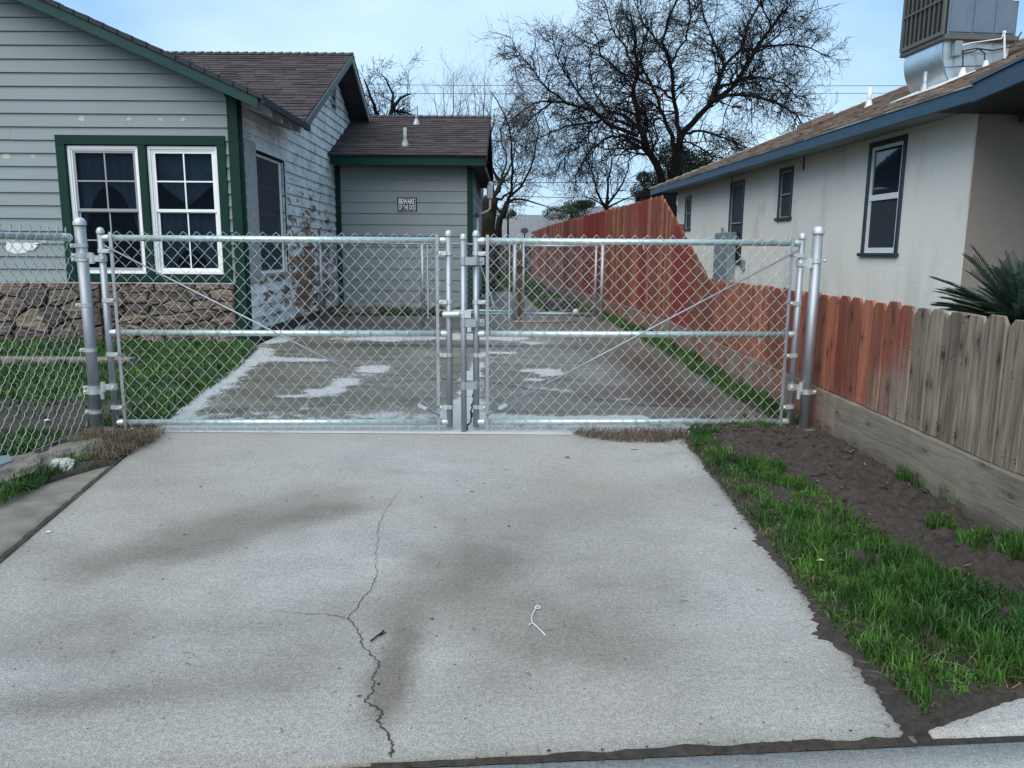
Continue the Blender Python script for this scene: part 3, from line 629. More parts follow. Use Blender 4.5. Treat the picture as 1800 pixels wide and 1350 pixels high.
def rail_ends(x0, x1, z, y, parent, r=.0185):
    o = pipe('rail', (x0, y, z), (x1, y, z), r, parent, GALVR)
    for xx, s in ((x0, 1), (x1, -1)):
        b = MB(); b.tube([(xx-s*.012, y, z), (xx, y, z), (xx+s*.02, y, z), (xx+s*.035, y, z)], [r*.7, r*1.08, r*1.15, r*1.12], 14); fix_smooth(b.build('rail_end', CAP, o, smooth=True))
    return o
def gate_leaf(label, xh, xl, hinge_left, bandzs, drop=False):
    """leaf in the gate line's own frame: hinge stile xh, latch stile xl"""
    t = thing('chain_link_gate', label, 'gate', G0, A_G, 'two leaves of the driveway gate')
    rs = .0195; y = 0
    for xx, nm in ((xh, 'hinge_stile'), (xl, 'latch_stile')):
        pipe(nm, (xx, y, .02), (xx, y, 1.205), rs, t); dome('post_cap', xx, y, 1.205, rs, t)
    xa, xb = min(xh, xl)+rs*.7, max(xh, xl)-rs*.7
    for z in (1.165, .605, .052): rail_ends(xa, xb, z, y, t)
    # tension bars and bands at both ends
    s = 1 if hinge_left else -1
    for xx, sg in ((xh, s), (xl, -s)):
        bx = xx+sg*.068
        b = MB(); b.box(bx-.009, bx+.009, -.030, -.025, -.015, 1.20); b.build('tension_bar', GALV, t)
        for z in bandzs: band('tension_band', xx, 0, z, rs, .024, sg, t, .055, -.018)
    a, c = (min(xh, xl)+.068, max(xh, xl)-.068)
    fabric(a, c, -.012, 1.218, t, org=(0, -.027, 0))
    # truss rod from the top of the hinge side to the foot of the latch side
    p0 = Vector((xh+s*.04, -.045, 1.12)); p1 = Vector((xl-s*.06, -.045, .10)); d = (p1-p0).normalized()
    b = MB(); b.tube([p0, p1], .005, 8); b.build('truss_rod', GALV, t, smooth=True)
    q = p1-d*.12; b = MB(); b.tube([q-d*.03, q-d*.028, q+d*.028, q+d*.03], [.006, .0125, .0125, .006], 6); b.build('turnbuckle', CAP, t)
    # wire ties
    b = MB()
    for z in (1.165, .605, .052):
        for k in range(5):
            xx = a+(k+.5)*(c-a)/5; b.tube([(xx+.02*math.cos(q_), -.002+.028*math.sin(q_), z+.0+.026*math.sin(q_+1.5)) for q_ in np.linspace(-2, 2.2, 8)], .0018, 5)
            b.tube([(xx+.01, -.03, z-.02), (xx+.016, -.036, z-.045), (xx+.024, -.034, z-.05)], .0018, 5)
    b.build('wire_tie', WIRE, t, kind='stuff')
    if drop:
        dxr = xl-.076
        pipe('drop_rod', (dxr, -.035, .0), (dxr, -.035, 1.185), .0175, t); dome('rod_cap', dxr, -.035, 1.185, .0175, t)
        for z in (1.045, .675, .29):
            b = MB(); b.tube([(dxr, -.035, z-.024), (dxr, -.035, z+.024)], .0215, 14); b.box(dxr, xl, -.052, -.047, z-.024, z+.024)
            b.box(dxr, xl, -.02, -.016, z-.024, z+.024); b.tube([(xl, 0, z-.024), (xl, 0, z+.024)], .0265, 14); b.box(xl, xl+.05, -.016, -.012, z-.022, z+.022)
            b.ball((xl+.03, -.02, z), .0085, 8, 4); b.build('rod_guide', GALV, t)
        b = MB(); b.box(dxr-.005, dxr+.045, -.056, -.05, .705, .752); b.tube([(dxr, -.035, .705), (dxr, -.035, .752)], .0225, 14)
        b.tube([(dxr-.02, -.045, .73), (dxr-.03, -.055, .73), (dxr-.12, -.055, .727)], [.012, .0165, .017], 12); b.tube([(dxr-.12, -.055, .727), (dxr-.128, -.055, .727)], [.017, .010], 12)
        b.tube([(dxr-.02, .03, .73), (dxr-.12, .035, .727)], [.014, .016], 10); b.box(dxr-.02, dxr, -.045, .04, .712, .748); b.build('fork_latch', CAP, t)
        b = MB(); b.box(dxr+.022, dxr+.046, -.05, -.046, .622, .65); b.build('lock_tab', CAP, t)
    return t
LG = gate_leaf('left chain link gate leaf in front of the grey wing wall', .115, 2.160, True, (1.09, .80, .475, .15))
RG = gate_leaf('right chain link gate leaf with the drop rod, in front of the red fence', 4.310, 2.325, False, (1.09, .80, .475, .15), True)
def loc(u, v, z): c, s = math.cos(A_G), math.sin(A_G); return (G0[0]+u*c-v*s, G0[1]+u*s+v*c, z)
def gate_post(label, u, r, top, hz, side):
    t = thing('gate_post', label, 'post', loc(u, 0, 0), A_G, 'round steel posts carrying the gate')
    pipe('post', (0, 0, -.05), (0, 0, top), r, t, n=24); dome('post_cap', 0, 0, top, r, t)
    for z in hz:
        band('hinge_band', 0, 0, z, r, .03, -side, t, .03, 0)
        b = MB(); b.box(*sorted((side*r*.8, side*(r+.028))), -.014, -.009, z-.015, z+.015); b.tube([(side*(r+.022), -.01, z-.045), (side*(r+.022), -.01, z+.02)], .0125, 10)
        b.build('hinge_pin', CAP, t)
    # concrete footing
    b = MB(); n = 18; b.tube([(0, 0, -.05), (0, 0, .004), (0, 0, .012)], [.11, .10, .06], n); b.build('concrete_footing', CURB, t)
    return t
PL = gate_post('left gate post, thick galvanized pipe beside the short fence', 0, .031, 1.255, (1.06, .245), 1)
PR = gate_post('right gate post, thick galvanized pipe against the stained fence', 4.405, .031, 1.24, (1.06, .245), -1)
for z in (1.12, 1.04, .77, .50, .27, .12):
    o = band('brace_band', 0, 0, z, .031, .022, -1, PL, .03, 0)
for (t, xx, s) in ((LG, .115, -1), (RG, 4.310, 1)):
    for z in (1.045, .275):
        b = MB(); b.tube([(xx, 0, z-.018), (xx, 0, z+.018)], .0262, 14); b.box(*sorted((xx+s*.01, xx+s*.062)), -.014, -.009, z-.018, z+.018); b.tube([(xx+s*.055, -.01, z-.03), (xx+s*.055, -.01, z+.03)], .015, 10)
        b.ball((xx-s*.012, -.030, z), .009, 8, 4); b.build('gate_hinge', CAP, t)
# short fence running from the left post towards the street
t = thing('chain_link_fence', 'short chain link fence running from the left gate post towards the street', 'fence', (-2.585, 4.53, 0), 0)
def SF(s, z, n=0): return (-.035*s+n, -s, z)     # s metres towards the street
pipe('top_rail', SF(-.01, 1.165), SF(3.2, 1.165), .019, t, GALVR)
b = MB(); b.tube([SF(.0, 1.165), SF(.045, 1.165)], [.024, .024], 14); b.build('rail_cup', CAP, t)
ax = Vector((-.035, -1, 0)).normalized()
fabric(.03, 3.1, -.012, 1.21, t, axis=tuple(ax), nrm=(1, -.035, 0), org=(.026, 0, 0), D=.0065, r=.0018, curl=True, sg=-1)
b = MB(); b.tube([SF(s, .028+.006*math.sin(s*5), .04) for s in np.linspace(-.02, 3.1, 30)], .0022, 6); b.build('tension_wire', WIRE, t)
pipe('line_post', SF(3.2, -.02), SF(3.2, 1.18), .03, t)
# rear cross fence + walk gate (old, further back)
t = thing('rear_chain_link_fence', 'older low chain link fence crossing behind the gates from the peeling wall', 'fence', (0, 12.15, 0), 0)
for x in (-3.02, -1.42, .03):
    o = pipe('line_post', (x, 0, -.02), (x, 0, 1.25 if x > -3 else 1.24), .032, t, GALV, 12); dome('post_cap', x, 0, 1.25 if x > -3 else 1.24, .03, t)
pipe('top_rail', (-3.0, 0, 1.215), (.03, 0, 1.215), .02, t, GALV, 10)
fabric(-2.98, .0, .04, 1.22, t, pw=.08, pv=.084, r=.0016, sides=3, npt=2, m=WIREF)
b = MB(); b.box(-1.345, -1.33, -.02, -.015, .05, 1.2); b.box(-.06, -.045, -.02, -.015, .05, 1.2); b.build('tension_bar', WIREF, t)
t = thing('walk_gate', 'narrow chain link walk gate between two pipes beside the red fence', 'gate', (0, 12.3, 0), 0)
for x in (.17, 1.32): pipe('stile', (x, 0, .1), (x, 0, 1.23), .02, t, GALV, 10)
for z in (1.2, .13): pipe('rail', (.17, 0, z), (1.32, 0, z), .02, t, GALV, 10)
fabric(.19, 1.30, .1, 1.2, t, pw=.08, pv=.084, r=.0016, sides=3, npt=2, m=WIREF)
b = MB(); b.tube([(-.1, -.02, .95), (.0, -.03, .92), (.12, -.03, .86), (.2, -.03, .86)], .012, 8); b.build('fork_latch', BLACK, t)
o = MB().tube([(1.43, 12.35, -.02), (1.43, 12.35, 1.27)], .034, 12).build('walk_gate_post', GALV, smooth=True)
tag(o, 'steel pipe post at the right side of the walk gate', 'post')
o = MB().box(.075, .145, 12.30, 12.39, -.02, 1.2).build('timber_post', BRWN); tag(o, 'dark brown square timber post beside the walk gate', 'post')

# ================================================================== TIMBER FENCE
t = thing('timber_fence', 'dog-eared timber fence, grey near the street, stained red beyond the gate', 'fence', (1.95, 2.0, 0), 0)
FX = 1.95
def fline(y):    # x of the fence face at depth y
    return FX if y < 10.4 else (FX-(y-10.4)*.0837 if y < 20.7 else FX-.862-(y-20.7)*.045)
def ftop(y):
    if y < 7.75: return .855
    if y < 10.35: return .855+(y-7.75)/2.6*(1.845-.855)
    return 1.845
def picket(y, wd, z0, z1, th=.017):
    h = wd/2; e = .028; return [(-h, z0), (h, z0), (h, z1-e*1.2), (h-e, z1), (-h+e, z1), (-h, z1-e*1.2)]
y = 2.0; i = 0; pcs = {}
while y < 29.5:
    wd = .1375; gap = random.uniform(.003, .008); yc = y+wd/2
    z1 = ftop(yc)+random.uniform(-.008, .008); z0 = .272+random.uniform(-.003, .003)
    prof = picket(yc, wd, z0, z1); xf = fline(yc); ang = math.atan2(fline(yc-.05)-fline(yc+.05), .1)
    th = .017; b = MB()
    bow = random.uniform(-.007, .007)
    poly = [(0, q[0], q[1]) for q in prof]
    b.prism([(p[0], p[1], p[2]) for p in poly], (1, 0, 0), th)
    o = b.build('picket', FWOOD, t, bevel=.0025 if y < 8 else 0)
    o.location = (xf-FX+bow, yc-2.0, 0); o.rotation_euler = (random.uniform(-.006, .006), 0, ang+random.uniform(-.02, .02))
    y += wd+gap; i += 1
# kickboards
edges = [2.0, 4.47, 4.62, 7.05, 9.5, 11.9, 14.3, 16.7, 19.1, 21.5, 24, 26.4, 29]
for a, c in zip(edges[:-1], edges[1:]):
    b = MB(); xa, xc = fline(a)-FX, fline(c)-FX
    b.hexa([(xa-.028, a+.003, -.06), (xa+.01, a+.003, -.06), (xc+.01, c-.003, -.06), (xc-.028, c-.003, -.06), (xa-.028, a+.003, .268), (xa+.01, a+.003, .268), (xc+.01, c-.003, .268), (xc-.028, c-.003, .268)])
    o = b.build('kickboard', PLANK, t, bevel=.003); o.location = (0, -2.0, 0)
for a in np.arange(2.2, 29, 2.42):
    o = MB().box(.02, .11, -.045, .045, -.1, ftop(a)-.06).build('fence_post', BRWN, t); o.location = (fline(a)-FX, a-2, 0)
rb_ = [2.2, 4.62, 7.04, 7.75, 9.46, 10.35, 11.88]+list(np.arange(14.3, 29.5, 2.42))
for a, c in zip(rb_[:-1], rb_[1:]):
    for z, zc_ in ((.34, .34), (ftop(a)-.14, ftop(c)-.14)):
        xa, xc = fline(a)-FX, fline(c)-FX
        MB().hexa([(xa+.019, a-2, z), (xa+.057, a-2, z), (xc+.057, c-2, zc_), (xc+.019, c-2, zc_), (xa+.019, a-2, z+.088), (xa+.057, a-2, z+.088), (xc+.057, c-2, zc_+.088), (xc+.019, c-2, zc_+.088)]).build('fence_rail', BRWN, t)
b = MB()
yy = 2.03
while yy < 7.7:
    for z in (.31, .33, .70, .72):
        if z < .5: b.ball((fline(yy)-FX-.002, yy-2+random.uniform(-.01, .01), z+random.uniform(-.01, .01)), .0028, 6, 4)
        else: b.ball((fline(yy)-FX-.002, yy-2+random.uniform(-.01, .01), z-.06+random.uniform(-.01, .01)), .0028, 6, 4)
    yy += .07
b.build('nail_head', BLACK, t, kind='stuff')

# ================================================================== LEFT HOUSE
H = thing('clapboard_house', 'grey clapboard house with green trim, stone base and a rear wing', 'house', (-3.25, 9.35, 0), 0)
HX, HY = -3.25, 9.35
def W(v): return (v[0]-HX, v[1]-HY, v[2])
def hb(name, m, mb, parent=None, **k):   # build in world coords, parent to the house
    o = mb.build(name, m, parent or H, **k)
    if parent is None: o.location = (-HX, -HY, 0)
    return o
def lap(name, m, u0f, u1f, z0, exp, frame, thick=.027, jit=True, breaks=()):
    """one lapped board: frame(u, d, z) -> world, d = out of wall; ends given at bottom and top"""
    z1 = z0+exp
    segs = [(u0f, u1f)]
    P = lambda u, d, z: frame(u, d, z)
    ua0, ua1 = u0f(z0), u0f(z1); ub0, ub1 = u1f(z0), u1f(z1)
    cuts = [c for c in breaks if ua0+.2 < c < ub0-.2]; xs0 = [ua0]+cuts+[ub0]; xs1 = [ua1]+cuts+[ub1]
    for (a0, b0, a1, b1) in zip(xs0[:-1], xs0[1:], xs1[:-1], xs1[1:]):
        if b0-a0 < .01: continue
        g_ = .0012 if cuts else 0; a0 += g_; a1 += g_; b0 -= g_; b1 -= g_
        if b1 < a1: a1 = b1 = (a1+b1)/2
        j0, j1 = (random.uniform(-.0018, .0018), random.uniform(-.0018, .0018)) if jit else (0, 0)
        b = MB()
        b.hexa([P(a0, 0, z0+j0), P(b0, 0, z0+j1), P(b0, thick, z0+j1), P(a0, thick, z0+j0), P(a1, 0, z1+.012), P(b1, 0, z1+.012), P(b1, .002, z1+.012), P(a1, .002, z1+.012)])
        hb(name, m, b)
def nB(name, pts_, m, parent=None, **k):
    b = MB(); b.hexa(pts_); return hb(name, m, b, parent, **k)
fr_front = lambda u, d, z: (u, 9.35-d, z)
fr_side = lambda u, d, z: (-3.25+d, u, z)
rake = lambda x: 2.735+.43*(-2.85-x) if x > -7.6 else 2.735+.43*(-2.85+7.6)-.43*(-7.6-x)
# core walls behind the boards
b = MB(); b.v = []; b.prism([(-12.2, 9.38, 0), (-3.36, 9.38, 0), (-3.36, 9.38, rake(-3.27)), (-7.6, 9.38, rake(-7.6)), (-12.2, 9.38, rake(-12.2))], (0, 1, 0), .1); b.v = [(x, y+.08, z_) for x, y, z_ in b.v]; hb('wall_core', DARKW, b)
b = MB(); b.prism([(-3.28, 9.4, 0), (-3.28, 17.9, 0), (-3.28, 17.9, 2.65), (-3.28, 14.3, 4.4), (-3.28, 11.1, 2.8), (-3.28, 9.4, 2.8)], (-1, 0, 0), .1); b.v = [(x-.06, y, z_) for x, y, z_ in b.v]; hb('wall_core', DARKW, b)
# front boards: seams every .15 m from .71
CAS = (-5.375, -3.385, .72, 2.415)       # casing outline x0 x1 z0 z1
z = .71; k = 0
while z < 4.7:
    xr = lambda zz: min(-3.335, -2.85-(zz-2.72)/.43) if zz > 2.72 else -3.335
    lim = max(-12.1, -7.6-(rake(-7.6)-z)/.43)
    xl = (lambda zz: max(-12.1, -7.6-(rake(-7.6)-zz-.02)/.43))
    br = [random.choice([-4.4, -6.1, -7.2, -5.2, -8.3])+random.uniform(-.2, .2)] if random.random() < .55 else []
    if z < 2.30:
        lap('siding_board', SIDING, xl, lambda zz: CAS[0]+.01, z, .15, fr_front, breaks=[-7.8+random.uniform(-.6, .6)] if k % 3 == 0 else [])
        lap('siding_board', SIDING, lambda zz: CAS[1]-.01, xr, z, .15, fr_front)
    else: lap('siding_board', SIDING, xl, xr, z, .15, fr_front, breaks=br)
    z += .15; k += 1
# green corner boards
nB('corner_board', [(-3.345, 9.31, .0), (-3.225, 9.31, .0), (-3.225, 9.36, .0), (-3.345, 9.36, .0), (-3.345, 9.31, 2.93), (-3.225, 9.31, 2.86), (-3.225, 9.36, 2.86), (-3.345, 9.36, 2.93)], GREEN, bevel=.003)
nB('corner_board', [(-3.229, 9.362, .0), (-3.209, 9.362, .0), (-3.209, 9.44, .0), (-3.229, 9.44, .0), (-3.229, 9.362, 2.84), (-3.209, 9.362, 2.84), (-3.209, 9.44, 2.84), (-3.229, 9.44, 2.84)], GREEN, bevel=.003)
# side wall boards (peeling), the gable above
SW = (9.50, 11.16, .70, 2.42)
def side_top(y):
    return 2.78 if y < 11.0 else (4.36-.5*(14.28-y)-.0 if y < 14.28 else 4.36-.5*(y-14.28))
z = .11
while z < 4.25:
    if z < 2.72: y0f = lambda zz: 9.44; y1f = lambda zz: 17.8
    else:
        y0f = (lambda zz: 14.28-(4.36-zz)/.5 if zz > 2.78 else 9.44); y1f = (lambda zz: 14.28+(4.36-zz)/.5)
    bk = [random.uniform(11.6, 12.6), random.uniform(13, 15.2)] if random.random() < .7 else [random.uniform(12, 14)]
    if .62 < z < 2.30:
        lap('siding_board', PEEL, y0f, lambda zz: SW[0]+.01, z, .15, fr_side, .028)
        lap('siding_board', PEEL, lambda zz: SW[1]-.01, y1f, z, .15, fr_side, .028, breaks=bk)
    else: lap('siding_board', PEEL, y0f, y1f, z, .15, fr_side, .028, breaks=bk)
    z += .15
b = MB(); b.box(-3.27, -3.235, 9.44, 14.3, -.05, .10); hb('foundation', MORT, b)
# filler spots on the front wall
for (x, z_, r_) in [(-5.05, 2.60, .045), (-4.50, 2.60, .03), (-4.13, 2.60, .025), (-3.87, 2.60, .03), (-5.98, 2.17, .05), (-5.67, 2.17, .03), (-5.62, 1.20, .045), (-6.02, 1.18, .05), (-5.2, .985, .03)]:
    b = MB(); n = 14; vs = [(x+r_*math.cos(q)*random.uniform(.65, 1.1), 0, z_+r_*.8*math.sin(q)*random.uniform(.65, 1.1)) for q in np.linspace(0, 2*math.pi, n, endpoint=False)]; vs = [(a_, 9.3495-.027*(1-((c_-.71) % .15)/.162), c_) for a_, b_, c_ in vs]
    b.prism(vs, (0, -1, 0), .0025); hb('filler_spot', SPOT, b)
# torn white notice on the wall
b = MB(); pts = [(-6.08, 1.07), (-5.99, 1.04), (-5.9, 1.045), (-5.83, 1.055), (-5.84, 1.075), (-5.76, 1.08), (-5.70, 1.135), (-5.73, 1.15), (-5.65, 1.165), (-5.7, 1.172), (-5.8, 1.168), (-5.95, 1.17), (-6.07, 1.168), (-6.09, 1.12)]
b.prism([(p[0], 9.325, p[1]-.0) for p in pts], (0, -1, 0), .003)
o = hb('torn_notice', PAPER, b); o.parent = None; o.location = (0, 0, 0); tag(o, 'torn white paper notice stuck on the clapboards at the left edge', 'notice')
# --- windows
def window(frame, u0, u1, z0, z1, parts, screen=False, parent=H, white=WHITE, glass=GLASS, cols=2, rows=2, muntin=True, sill=True, d0=0., mm=None, curtain=True):
    """double-hung unit; frame(u,d,z). The 'window' object is the outer frame, the rest are its sub-parts"""
    def bx(mb, a, b_, c, d_, e, f_):
        P = [frame(a, c, e), frame(b_, c, e), frame(b_, d_, e), frame(a, d_, e), frame(a, c, f_), frame(b_, c, f_), frame(b_, d_, f_), frame(a, d_, f_)]
        mb.hexa(P)
    fw = .035; mb = MB(); dz = d0
    for (a, b_, c, d_) in [(u0, u0+fw, z0, z1), (u1-fw, u1, z0, z1), (u0+fw, u1-fw, z1-fw, z1), (u0+fw, u1-fw, z0, z0+fw)]: bx(mb, a, b_, -.02+dz, .028+dz, c, d_)
    # stepped inner lip
    for (a, b_, c, d_) in [(u0+fw, u0+fw+.018, z0+fw, z1-fw), (u1-fw-.018, u1-fw, z0+fw, z1-fw), (u0+fw+.018, u1-fw-.018, z1-fw-.018, z1-fw)]: bx(mb, a, b_, -.02+dz, .014+dz, c, d_)
    wn = hb('window', white, mb) if parent is H else mb.build('window', white, parent)
    zm = (z0+z1)/2
    for si, (c, d_, off) in enumerate([(zm-.012, z1-fw-.012, 0.0), (z0+fw, zm+.012, -.022)]):
        mb = MB(); a, b_ = u0+fw+.012, u1-fw-.012; s_ = .034; o_ = off+dz
        for q in [(a, a+s_, c, d_), (b_-s_, b_, c, d_), (a+s_, b_-s_, d_-s_, d_), (a+s_, b_-s_, c, c+s_)]: bx(mb, q[0], q[1], -.012+o_, .008+o_, q[2], q[3])
        frame_m = (GREYV if screen else white); mb.build('sash', frame_m, wn)
        gm = MB(); bx(gm, a+s_, b_-s_, -.006+o_, -.003+o_, c+s_, d_-s_); gm.build('pane', glass, wn)
        if muntin:
            mm_ = MB(); um = (a+b_)/2; zz = (c+d_)/2
            bx(mm_, um-.008, um+.008, -.003+o_, .004+o_, c+s_, d_-s_); bx(mm_, a+s_, um-.008, -.003+o_, .004+o_, zz-.008, zz+.008); bx(mm_, um+.008, b_-s_, -.003+o_, .004+o_, zz-.008, zz+.008)
            mm_.build('muntin', frame_m, wn)
    if screen == 'mesh':
        gm = MB(); bx(gm, u0+fw+.018, u1-fw-.018, .0095+dz, .0105+dz, z0+fw, z1-fw-.018)
        gm.build('insect_screen', SCRT, wn)
    return wn
def screen_mat():
    t_ = NT('see_through_screen'); tr = t_.n('BsdfTransparent'); mx_ = t_.n('MixShader'); mx_.inputs[0].default_value = .55
    t_.fin((.06, .072, .09), .7, 0, .2); t_.t.links.new(t_.p.outputs[0], mx_.inputs[2]); t_.t.links.new(tr.outputs[0], mx_.inputs[1]); t_.t.links.new(mx_.outputs[0], t_.o.inputs[0]); return t_.m
SCRT = screen_mat()
def boxw(name, m, x0, x1, y0, y1, z0, z1, bevel=.002):
    b = MB(); b.box(x0, x1, y0, y1, z0, z1); return hb(name, m, b, bevel=bevel)
cx0, cx1, cz0, cz1 = CAS
boxw('window_casing', GREEN, cx0, cx1, 9.305, 9.345, cz1-.105, cz1); boxw('window_casing', GREEN, cx0, cx0+.105, 9.305, 9.345, cz0+.085, cz1-.107); boxw('window_casing', GREEN, cx1-.1, cx1, 9.305, 9.345, cz0+.085, cz1-.107)
boxw('window_casing', GREEN, cx0, cx1, 9.30, 9.345, cz0, cz0+.083); boxw('window_mullion', GREEN, -4.415, -4.325, 9.305, 9.345, cz0+.085, cz1-.107)
def fr_w(u, d, z): return (u, 9.375-d, z)
window(fr_w, -5.265, -4.42, .81, 2.30, None, screen=True); window(fr_w, -4.32, -3.49, .81, 2.30, None)
random.seed(8)
def curtain(x0, x1, ztop, kind_):
    b = MB(); nx, nz_ = 40, 14; V = []
    for j in range(nz_+1):
        for i in range(nx+1):
            u = i/nx; c = abs(2*u-1); drop = (.30+.34*(1-c)**.8) if kind_ == 'swag' else (.42+.75*c**2.2)
            x = x0+(x1-x0)*u; z = ztop-drop*j/nz_; fold = .010*math.sin(j*1.9+3*c)*(j/nz_) if kind_ == 'swag' else .012*math.sin(u*46+.6*math.sin(j*.5))
            V.append((x, 9.425+fold, z))
    F_ = [(j*(nx+1)+i, j*(nx+1)+i+1, (j+1)*(nx+1)+i+1, (j+1)*(nx+1)+i) for j in range(nz_) for i in range(nx)]
    b.add(V, F_); hb('curtain', CURT, b, smooth=True)
curtain(-5.22, -4.47, 2.26, 'tie'); curtain(-4.28, -3.53, 2.26, 'swag'); curtain(-4.28, -3.53, 1.52, 'tie')
def fr_sw(u, d, z): return (-3.275+d, u, z)
for (a, c, e, f_) in [(9.50, 9.90, .70, 2.42), (11.04, 11.16, .70, 2.42), (9.90, 11.04, 2.33, 2.42), (9.90, 11.04, .70, .79)]:
    b = MB(); b.box(-3.245, -3.215, a+.001, c-.001, e, f_); hb('window_casing', RAFT if a < 9.6 else PEEL, b, bevel=.002)
b = MB(); b.box(-3.245, -3.18, 9.86, 11.12, .77, .80); hb('window_sill', RAFT, b)
window(fr_sw, 9.92, 11.03, .80, 2.33, None, screen='mesh')
b = MB(); b.box(-3.245, -3.208, 11.042, 11.075, .80, 2.33); b.box(-3.245, -3.208, 9.90, 11.04, 2.305, 2.335); hb('jamb_shade', DARKW, b)  # dark strips imitating the shade of a deeper window recess
# gable vent
vt = hb('gable_vent', RAFT, MB().box(-3.235, -3.205, 14.12, 14.15, 3.6, 4.05).box(-3.235, -3.205, 14.44, 14.47, 3.6, 4.05).box(-3.235, -3.205, 14.15, 14.44, 4.03, 4.06))
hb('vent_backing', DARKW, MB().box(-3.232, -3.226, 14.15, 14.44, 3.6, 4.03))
for k in range(6):
    z = 3.62+k*.07; MB().hexa([(-3.225, 14.15, z), (-3.225, 14.44, z), (-3.205, 14.44, z-.025), (-3.205, 14.15, z-.025), (-3.225, 14.15, z+.008), (-3.225, 14.44, z+.008), (-3.205, 14.44, z-.017), (-3.205, 14.15, z-.017)]).build('louvre', RAFT, vt)
# --- ledge stones on the base of the front wall: cells cut out of the wall face, each its own stone
def voronoi(x0, x1, z0, z1, sx, sz_, seed):
    random.seed(seed); pts = []; nx = int((x1-x0)/sx)+2; nzz = int((z1-z0)/sz_)+2
    for j in range(-1, nzz):
        off = random.uniform(0, sx)
        for i in range(-1, nx): pts.append((x0+i*sx+off*.6+random.uniform(-.46, .46)*sx, z0+(j+.5)*sz_+random.uniform(-.42, .42)*sz_))
    cells = []; k = sx/sz_
    for p in pts:
        poly = [(x0, z0), (x1, z0), (x1, z1), (x0, z1)]
        for q in pts:
            if q is p or abs(q[0]-p[0]) > 3*sx or abs(q[1]-p[1]) > 3.5*sz_: continue
            # metric stretched so that cells come out wide and low
            nx_, nz_ = (q[0]-p[0]), (q[1]-p[1])*k*k; mx_, mz_ = (p[0]+q[0])/2, (p[1]+q[1])/2; new = []
            for a, b_ in zip(poly, poly[1:]+poly[:1]):
                da = (a[0]-mx_)*nx_+(a[1]-mz_)*nz_; db = (b_[0]-mx_)*nx_+(b_[1]-mz_)*nz_
                if da <= 0: new.append(a)
                if (da < 0) != (db < 0) and abs(da-db) > 1e-12: s_ = da/(da-db); new.append((a[0]+(b_[0]-a[0])*s_, a[1]+(b_[1]-a[1])*s_))
            poly = new
            if len(poly) < 3: break
        if len(poly) >= 3: cells.append(poly)
    return cells
b = MB(); b.box(-12.1, -3.36, 9.33, 9.39, -.06, .70); hb('mortar_bed', MORT, b)
def stones(cells, seed):
    for ci, poly in enumerate(cells):
        cx = sum(p[0] for p in poly)/len(poly); cz = sum(p[1] for p in poly)/len(poly)
        area = abs(sum(p[0]*q[1]-q[0]*p[1] for p, q in zip(poly, poly[1:]+poly[:1])))/2
        if area < .0015: continue
        ring = []
        for p, q in zip(poly, poly[1:]+poly[:1]):
            L_ = math.hypot(q[0]-p[0], q[1]-p[1]); m_ = max(1, int(L_/.045))
            for i in range(m_): ring.append((p[0]+(q[0]-p[0])*i/m_, p[1]+(q[1]-p[1])*i/m_))
        n = len(ring); dep = random.uniform(.03, .075); tl = random.uniform(-.25, .25); tz = random.uniform(-.35, .15)
        V = []; Fs = []
        for (s_, d_) in [(.93, -.03), (.93, dep*.55), (.84, dep*.95), (.5, dep*1.05)]:
            for (px, pz) in ring:
                x = cx+(px-cx)*s_; z_ = cz+(pz-cz)*s_; j = fbm(x*16, z_*34, ci, 4)
                V.append((x+.006*j, 9.33-d_-(j*.022+(x-cx)*tl*.4+(z_-cz)*tz*.4)*(d_ > 0), z_+.005*fbm(x*30, z_*30, 3)))
        V.append((cx, 9.33-dep*1.05-.02*fbm(cx*16, cz*34, ci), cz))
        for r_ in range(3):
            for i in range(n): Fs.append((r_*n+i, r_*n+(i+1) % n, (r_+1)*n+(i+1) % n, (r_+1)*n+i))
        for i in range(n): Fs.append((3*n+i, 3*n+(i+1) % n, 4*n))
        b = MB(); b.add(V, Fs); hb('stone', STONE, b)
stones(voronoi(-6.9, -4.98, -.02, .70, .30, .21, 5), 1)
stones(voronoi(-4.98, -3.36, -.02, .70, .30, .125, 9), 2)
stones(voronoi(-9.0, -6.9, -.02, .70, .34, .2, 3), 3)
random.seed(21)
boxw('water_table', RAFT, -12.1, -3.36, 9.30, 9.34, .69, .708, 0)
# --- roofs
def shingles(P0, U, V, ulo, uhi, vlen, exp, m, tab=.3, th=.009, name='shingles', nrm=None):
    U, V = Vector(U).normalized(), Vector(V).normalized(); N = U.cross(V).normalized()
    if N.z < 0: N = -N
    P0 = Vector(P0); b = MB(); n = int(vlen/exp)
    for i in range(n+1):
        v0 = i*exp; v1 = min(vlen, v0+exp*1.06); u = ulo(v0)+random.uniform(-tab, 0)
        if v0 >= vlen: break
        while u < uhi(v0):
            w_ = tab*random.uniform(.75, 1.25); a = max(u, ulo(v0)); c = min(u+w_-.003, uhi(v0))
            if c-a > .01:
                t_ = th*random.uniform(.6, 1.5); j = random.uniform(-.006, .006)
                q = [P0+U*a+V*(v0+j)+N*.001, P0+U*c+V*(v0+j)+N*.001, P0+U*c+V*(v0+j)+N*t_, P0+U*a+V*(v0+j)+N*t_, P0+U*c+V*v1+N*.002, P0+U*a+V*v1+N*.002]
                b.add(q, [(0, 1, 2, 3), (3, 2, 4, 5)], random.uniform(.72, 1.3))
            u += w_
    return hb(name, m, b, kind='stuff')
def deck(name, m, pts, th, parent=None):
    b = MB(); b.prism(pts, (0, 0, -1), th); return hb(name, m, b)
zt = lambda x: 2.80+.43*(-2.80-x)
